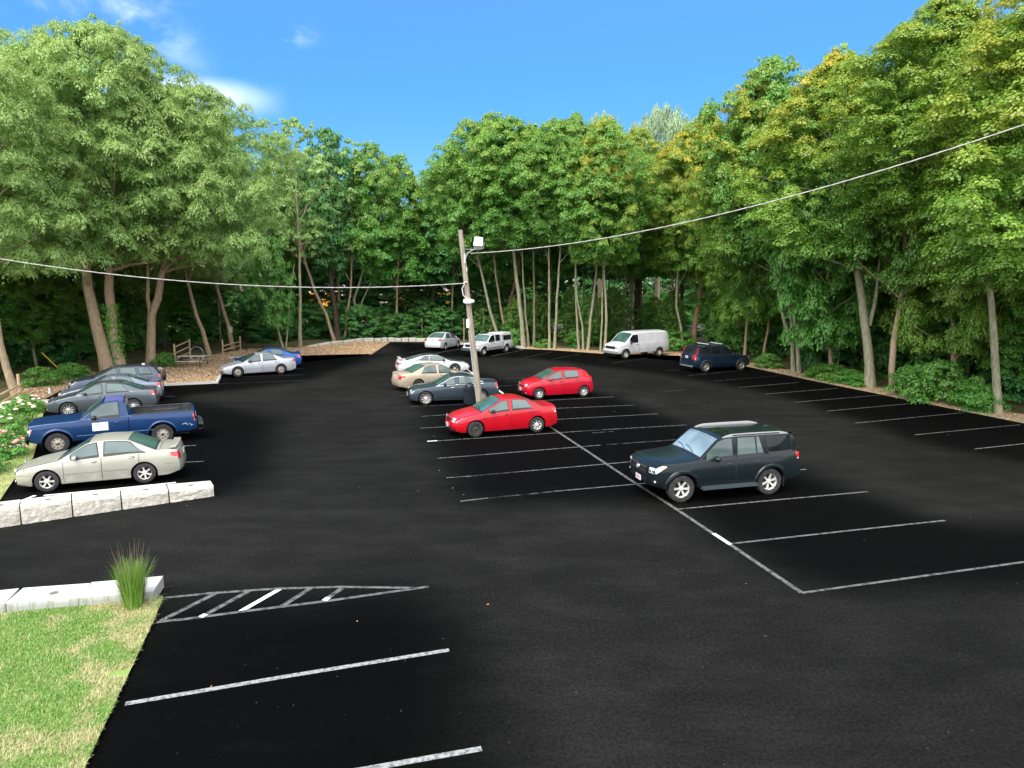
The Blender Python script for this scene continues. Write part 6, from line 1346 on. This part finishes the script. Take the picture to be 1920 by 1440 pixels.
n = 80; an = rg.uniform(0, 6.28, n); P_ = np.stack([.1 * np.cos(an), .1 * np.sin(an), np.zeros(n)], 1); dr = np.stack([np.cos(an), np.sin(an), np.zeros(n)], 1); blades('seed_plumes', P_, rg.uniform(.95, 1.35, n), dr, rg.uniform(.0, .16, n), np.full(n, .008), LM['plume'], rg.uniform(0, 1, (n, 3)), og, 5)
n = 36; an = rg.uniform(0, 6.28, n); P_ = np.stack([.18 * np.cos(an), .18 * np.sin(an), np.zeros(n)], 1); dr = np.stack([np.cos(an), np.sin(an), np.zeros(n)], 1); blades('dead_leaves', P_, rg.uniform(.3, .5, n), dr, rg.uniform(.6, 1.1, n), np.full(n, .009), LM['reed'], np.stack([np.ones(n), np.ones(n), rg.uniform(0, 1, n)], 1), og, 5)
# ---- lawn blades
def vnoise(x, y, s, seed):
    rg_ = np.random.default_rng(seed); T_ = rg_.uniform(0, 1, (64, 64)); xi = (x / s) % 63; yi = (y / s) % 63; a = xi.astype(int); b = yi.astype(int); fx_ = xi - a; fy = yi - b; fx_ = fx_ * fx_ * (3 - 2 * fx_); fy = fy * fy * (3 - 2 * fy); a1 = (a + 1) % 64; b1 = (b + 1) % 64
    return (T_[b, a] * (1 - fx_) + T_[b, a1] * fx_) * (1 - fy) + (T_[b1, a] * (1 - fx_) + T_[b1, a1] * fx_) * fy
def lawn(poly, n, label, h0, seed, zoff=.05):
    rg = np.random.default_rng(seed); xs = [p[0] for p in poly]; ys = [p[1] for p in poly]; x = rg.uniform(max(min(xs), -40), max(xs), n * 3); y = rg.uniform(max(min(ys), 2), max(ys), n * 3)
    u = np.array([proj((a, b, 0))[0] if b > .5 else -999 for a, b in zip(x, y)]); keep = np.array([inpoly(a, b, poly) for a, b in zip(x, y)]) & (u > -80) & (u < 2000); x, y = x[keep][:n], y[keep][:n]; n = len(x)
    d = vnoise(x + 50, y, .55, seed) * .5 + vnoise(x + 9, y, .22, seed + 1) * .3 + vnoise(x, y, 1.5, seed + 2) * .45; keep = d > .30 + rg.normal(size=n) * .05; dryness = np.clip((.645 - d) * 5, 0, 1)
    x, y, dryness = x[keep], y[keep], dryness[keep]; n = len(x); an = rg.uniform(0, 6.28, n); P_ = np.stack([x, y, np.full(n, zoff)], 1); dr = np.stack([np.cos(an), np.sin(an), np.zeros(n)], 1)
    cols = np.stack([rg.uniform(0, 1, n), np.clip((rg.uniform(0, 1, n) < .12 + .7 * dryness) * rg.uniform(.5, 1, n), 0, 1), rg.uniform(0, 1, n)], 1); o = blades('grass', P_, rg.uniform(.5, 1.5, n) * h0, dr, rg.uniform(.2, 1.1, n), rg.uniform(.006, .014, n), LM['lawn'], cols, None, 2); tag(o, label, 'grass', kind='stuff'); return n
print('lawn', lawn(LAWN_R, 170000, 'grass blades of the patchy near lawn', .06, 8), lawn(LAWN_L, 40000, 'grass blades of the lawn strip by the roses', .09, 9))
# mulch chips and fallen leaves, uncountable
def chips(name, poly, n, m0, size, label, seed, z=.06):
    rg = np.random.default_rng(seed); xs = [p[0] for p in poly]; ys = [p[1] for p in poly]; x = rg.uniform(min(xs), max(xs), n * 3); y = rg.uniform(min(ys), max(ys), n * 3); k = np.array([inpoly(a, b, poly) for a, b in zip(x, y)]); x, y = x[k][:n], y[k][:n]; n = len(x)
    P_ = np.stack([x, y, z + rg.uniform(0, .03, n)], 1); me = leaf_mesh(name, P_, np.array([[0, 0, 1.]]) + rg.normal(size=(n, 3)) * .5, rg.normal(size=(n, 3)), size * rg.uniform(.5, 1.4, n), size * .4 * rg.uniform(.5, 1.3, n), rg.uniform(0, 1, (n, 3)), m0); o = link(name, me); tag(o, label, name.replace('_', ' '), kind='stuff')
LM['chip'] = leafmat('chip_colours', (.30, .18, .09), (.72, .50, .30), (.8, .62, .42), tipamt=.6, trans=.02); LM['fallen'] = leafmat('fallen_leaf_colours', (.34, .2, .09), (.6, .42, .22), (.7, .52, .28), tipamt=.6, trans=.05)
LM['grit'] = leafmat('grit_colours', (.10, .095, .09), (.2, .19, .17), (.3, .27, .22), tipamt=.6, trans=.02); chips('wood_chips', [p for p in MUL], 26000, LM['chip'], .14, 'scattered wood chips of the mulch bed', 4); chips('fallen_leaves', strip, 9000, LM['fallen'], .13, 'fallen leaves on the earth strip along the right edge', 6)
LR = [(p[0], p[1]) for p in LAWN_R]; 
# a few stray leaves on the asphalt
rg = np.random.default_rng(12); n = 60; x = rg.uniform(-9, 24, n); y = rg.uniform(6, 36, n); k = np.array([not inpoly(a, b, LAWN_R) and not inpoly(a, b, LAWN_L) and a < 4 + b * .55 and a > -9 + .0 * b for a, b in zip(x, y)]); x, y = x[k], y[k]; n = len(x)
P_ = np.stack([x, y, np.full(n, .012)], 1); me = leaf_mesh('stray_leaves', P_, np.array([[0, 0, 1.]]) + rg.normal(size=(n, 3)) * .15, rg.normal(size=(n, 3)), rg.uniform(.02, .07, n), rg.uniform(.015, .045, n), rg.uniform(0, 1, (n, 3)), LM['fallen']); o = link('stray_leaves', me); tag(o, 'stray leaf litter scattered over the black asphalt', 'leaf litter', kind='stuff')
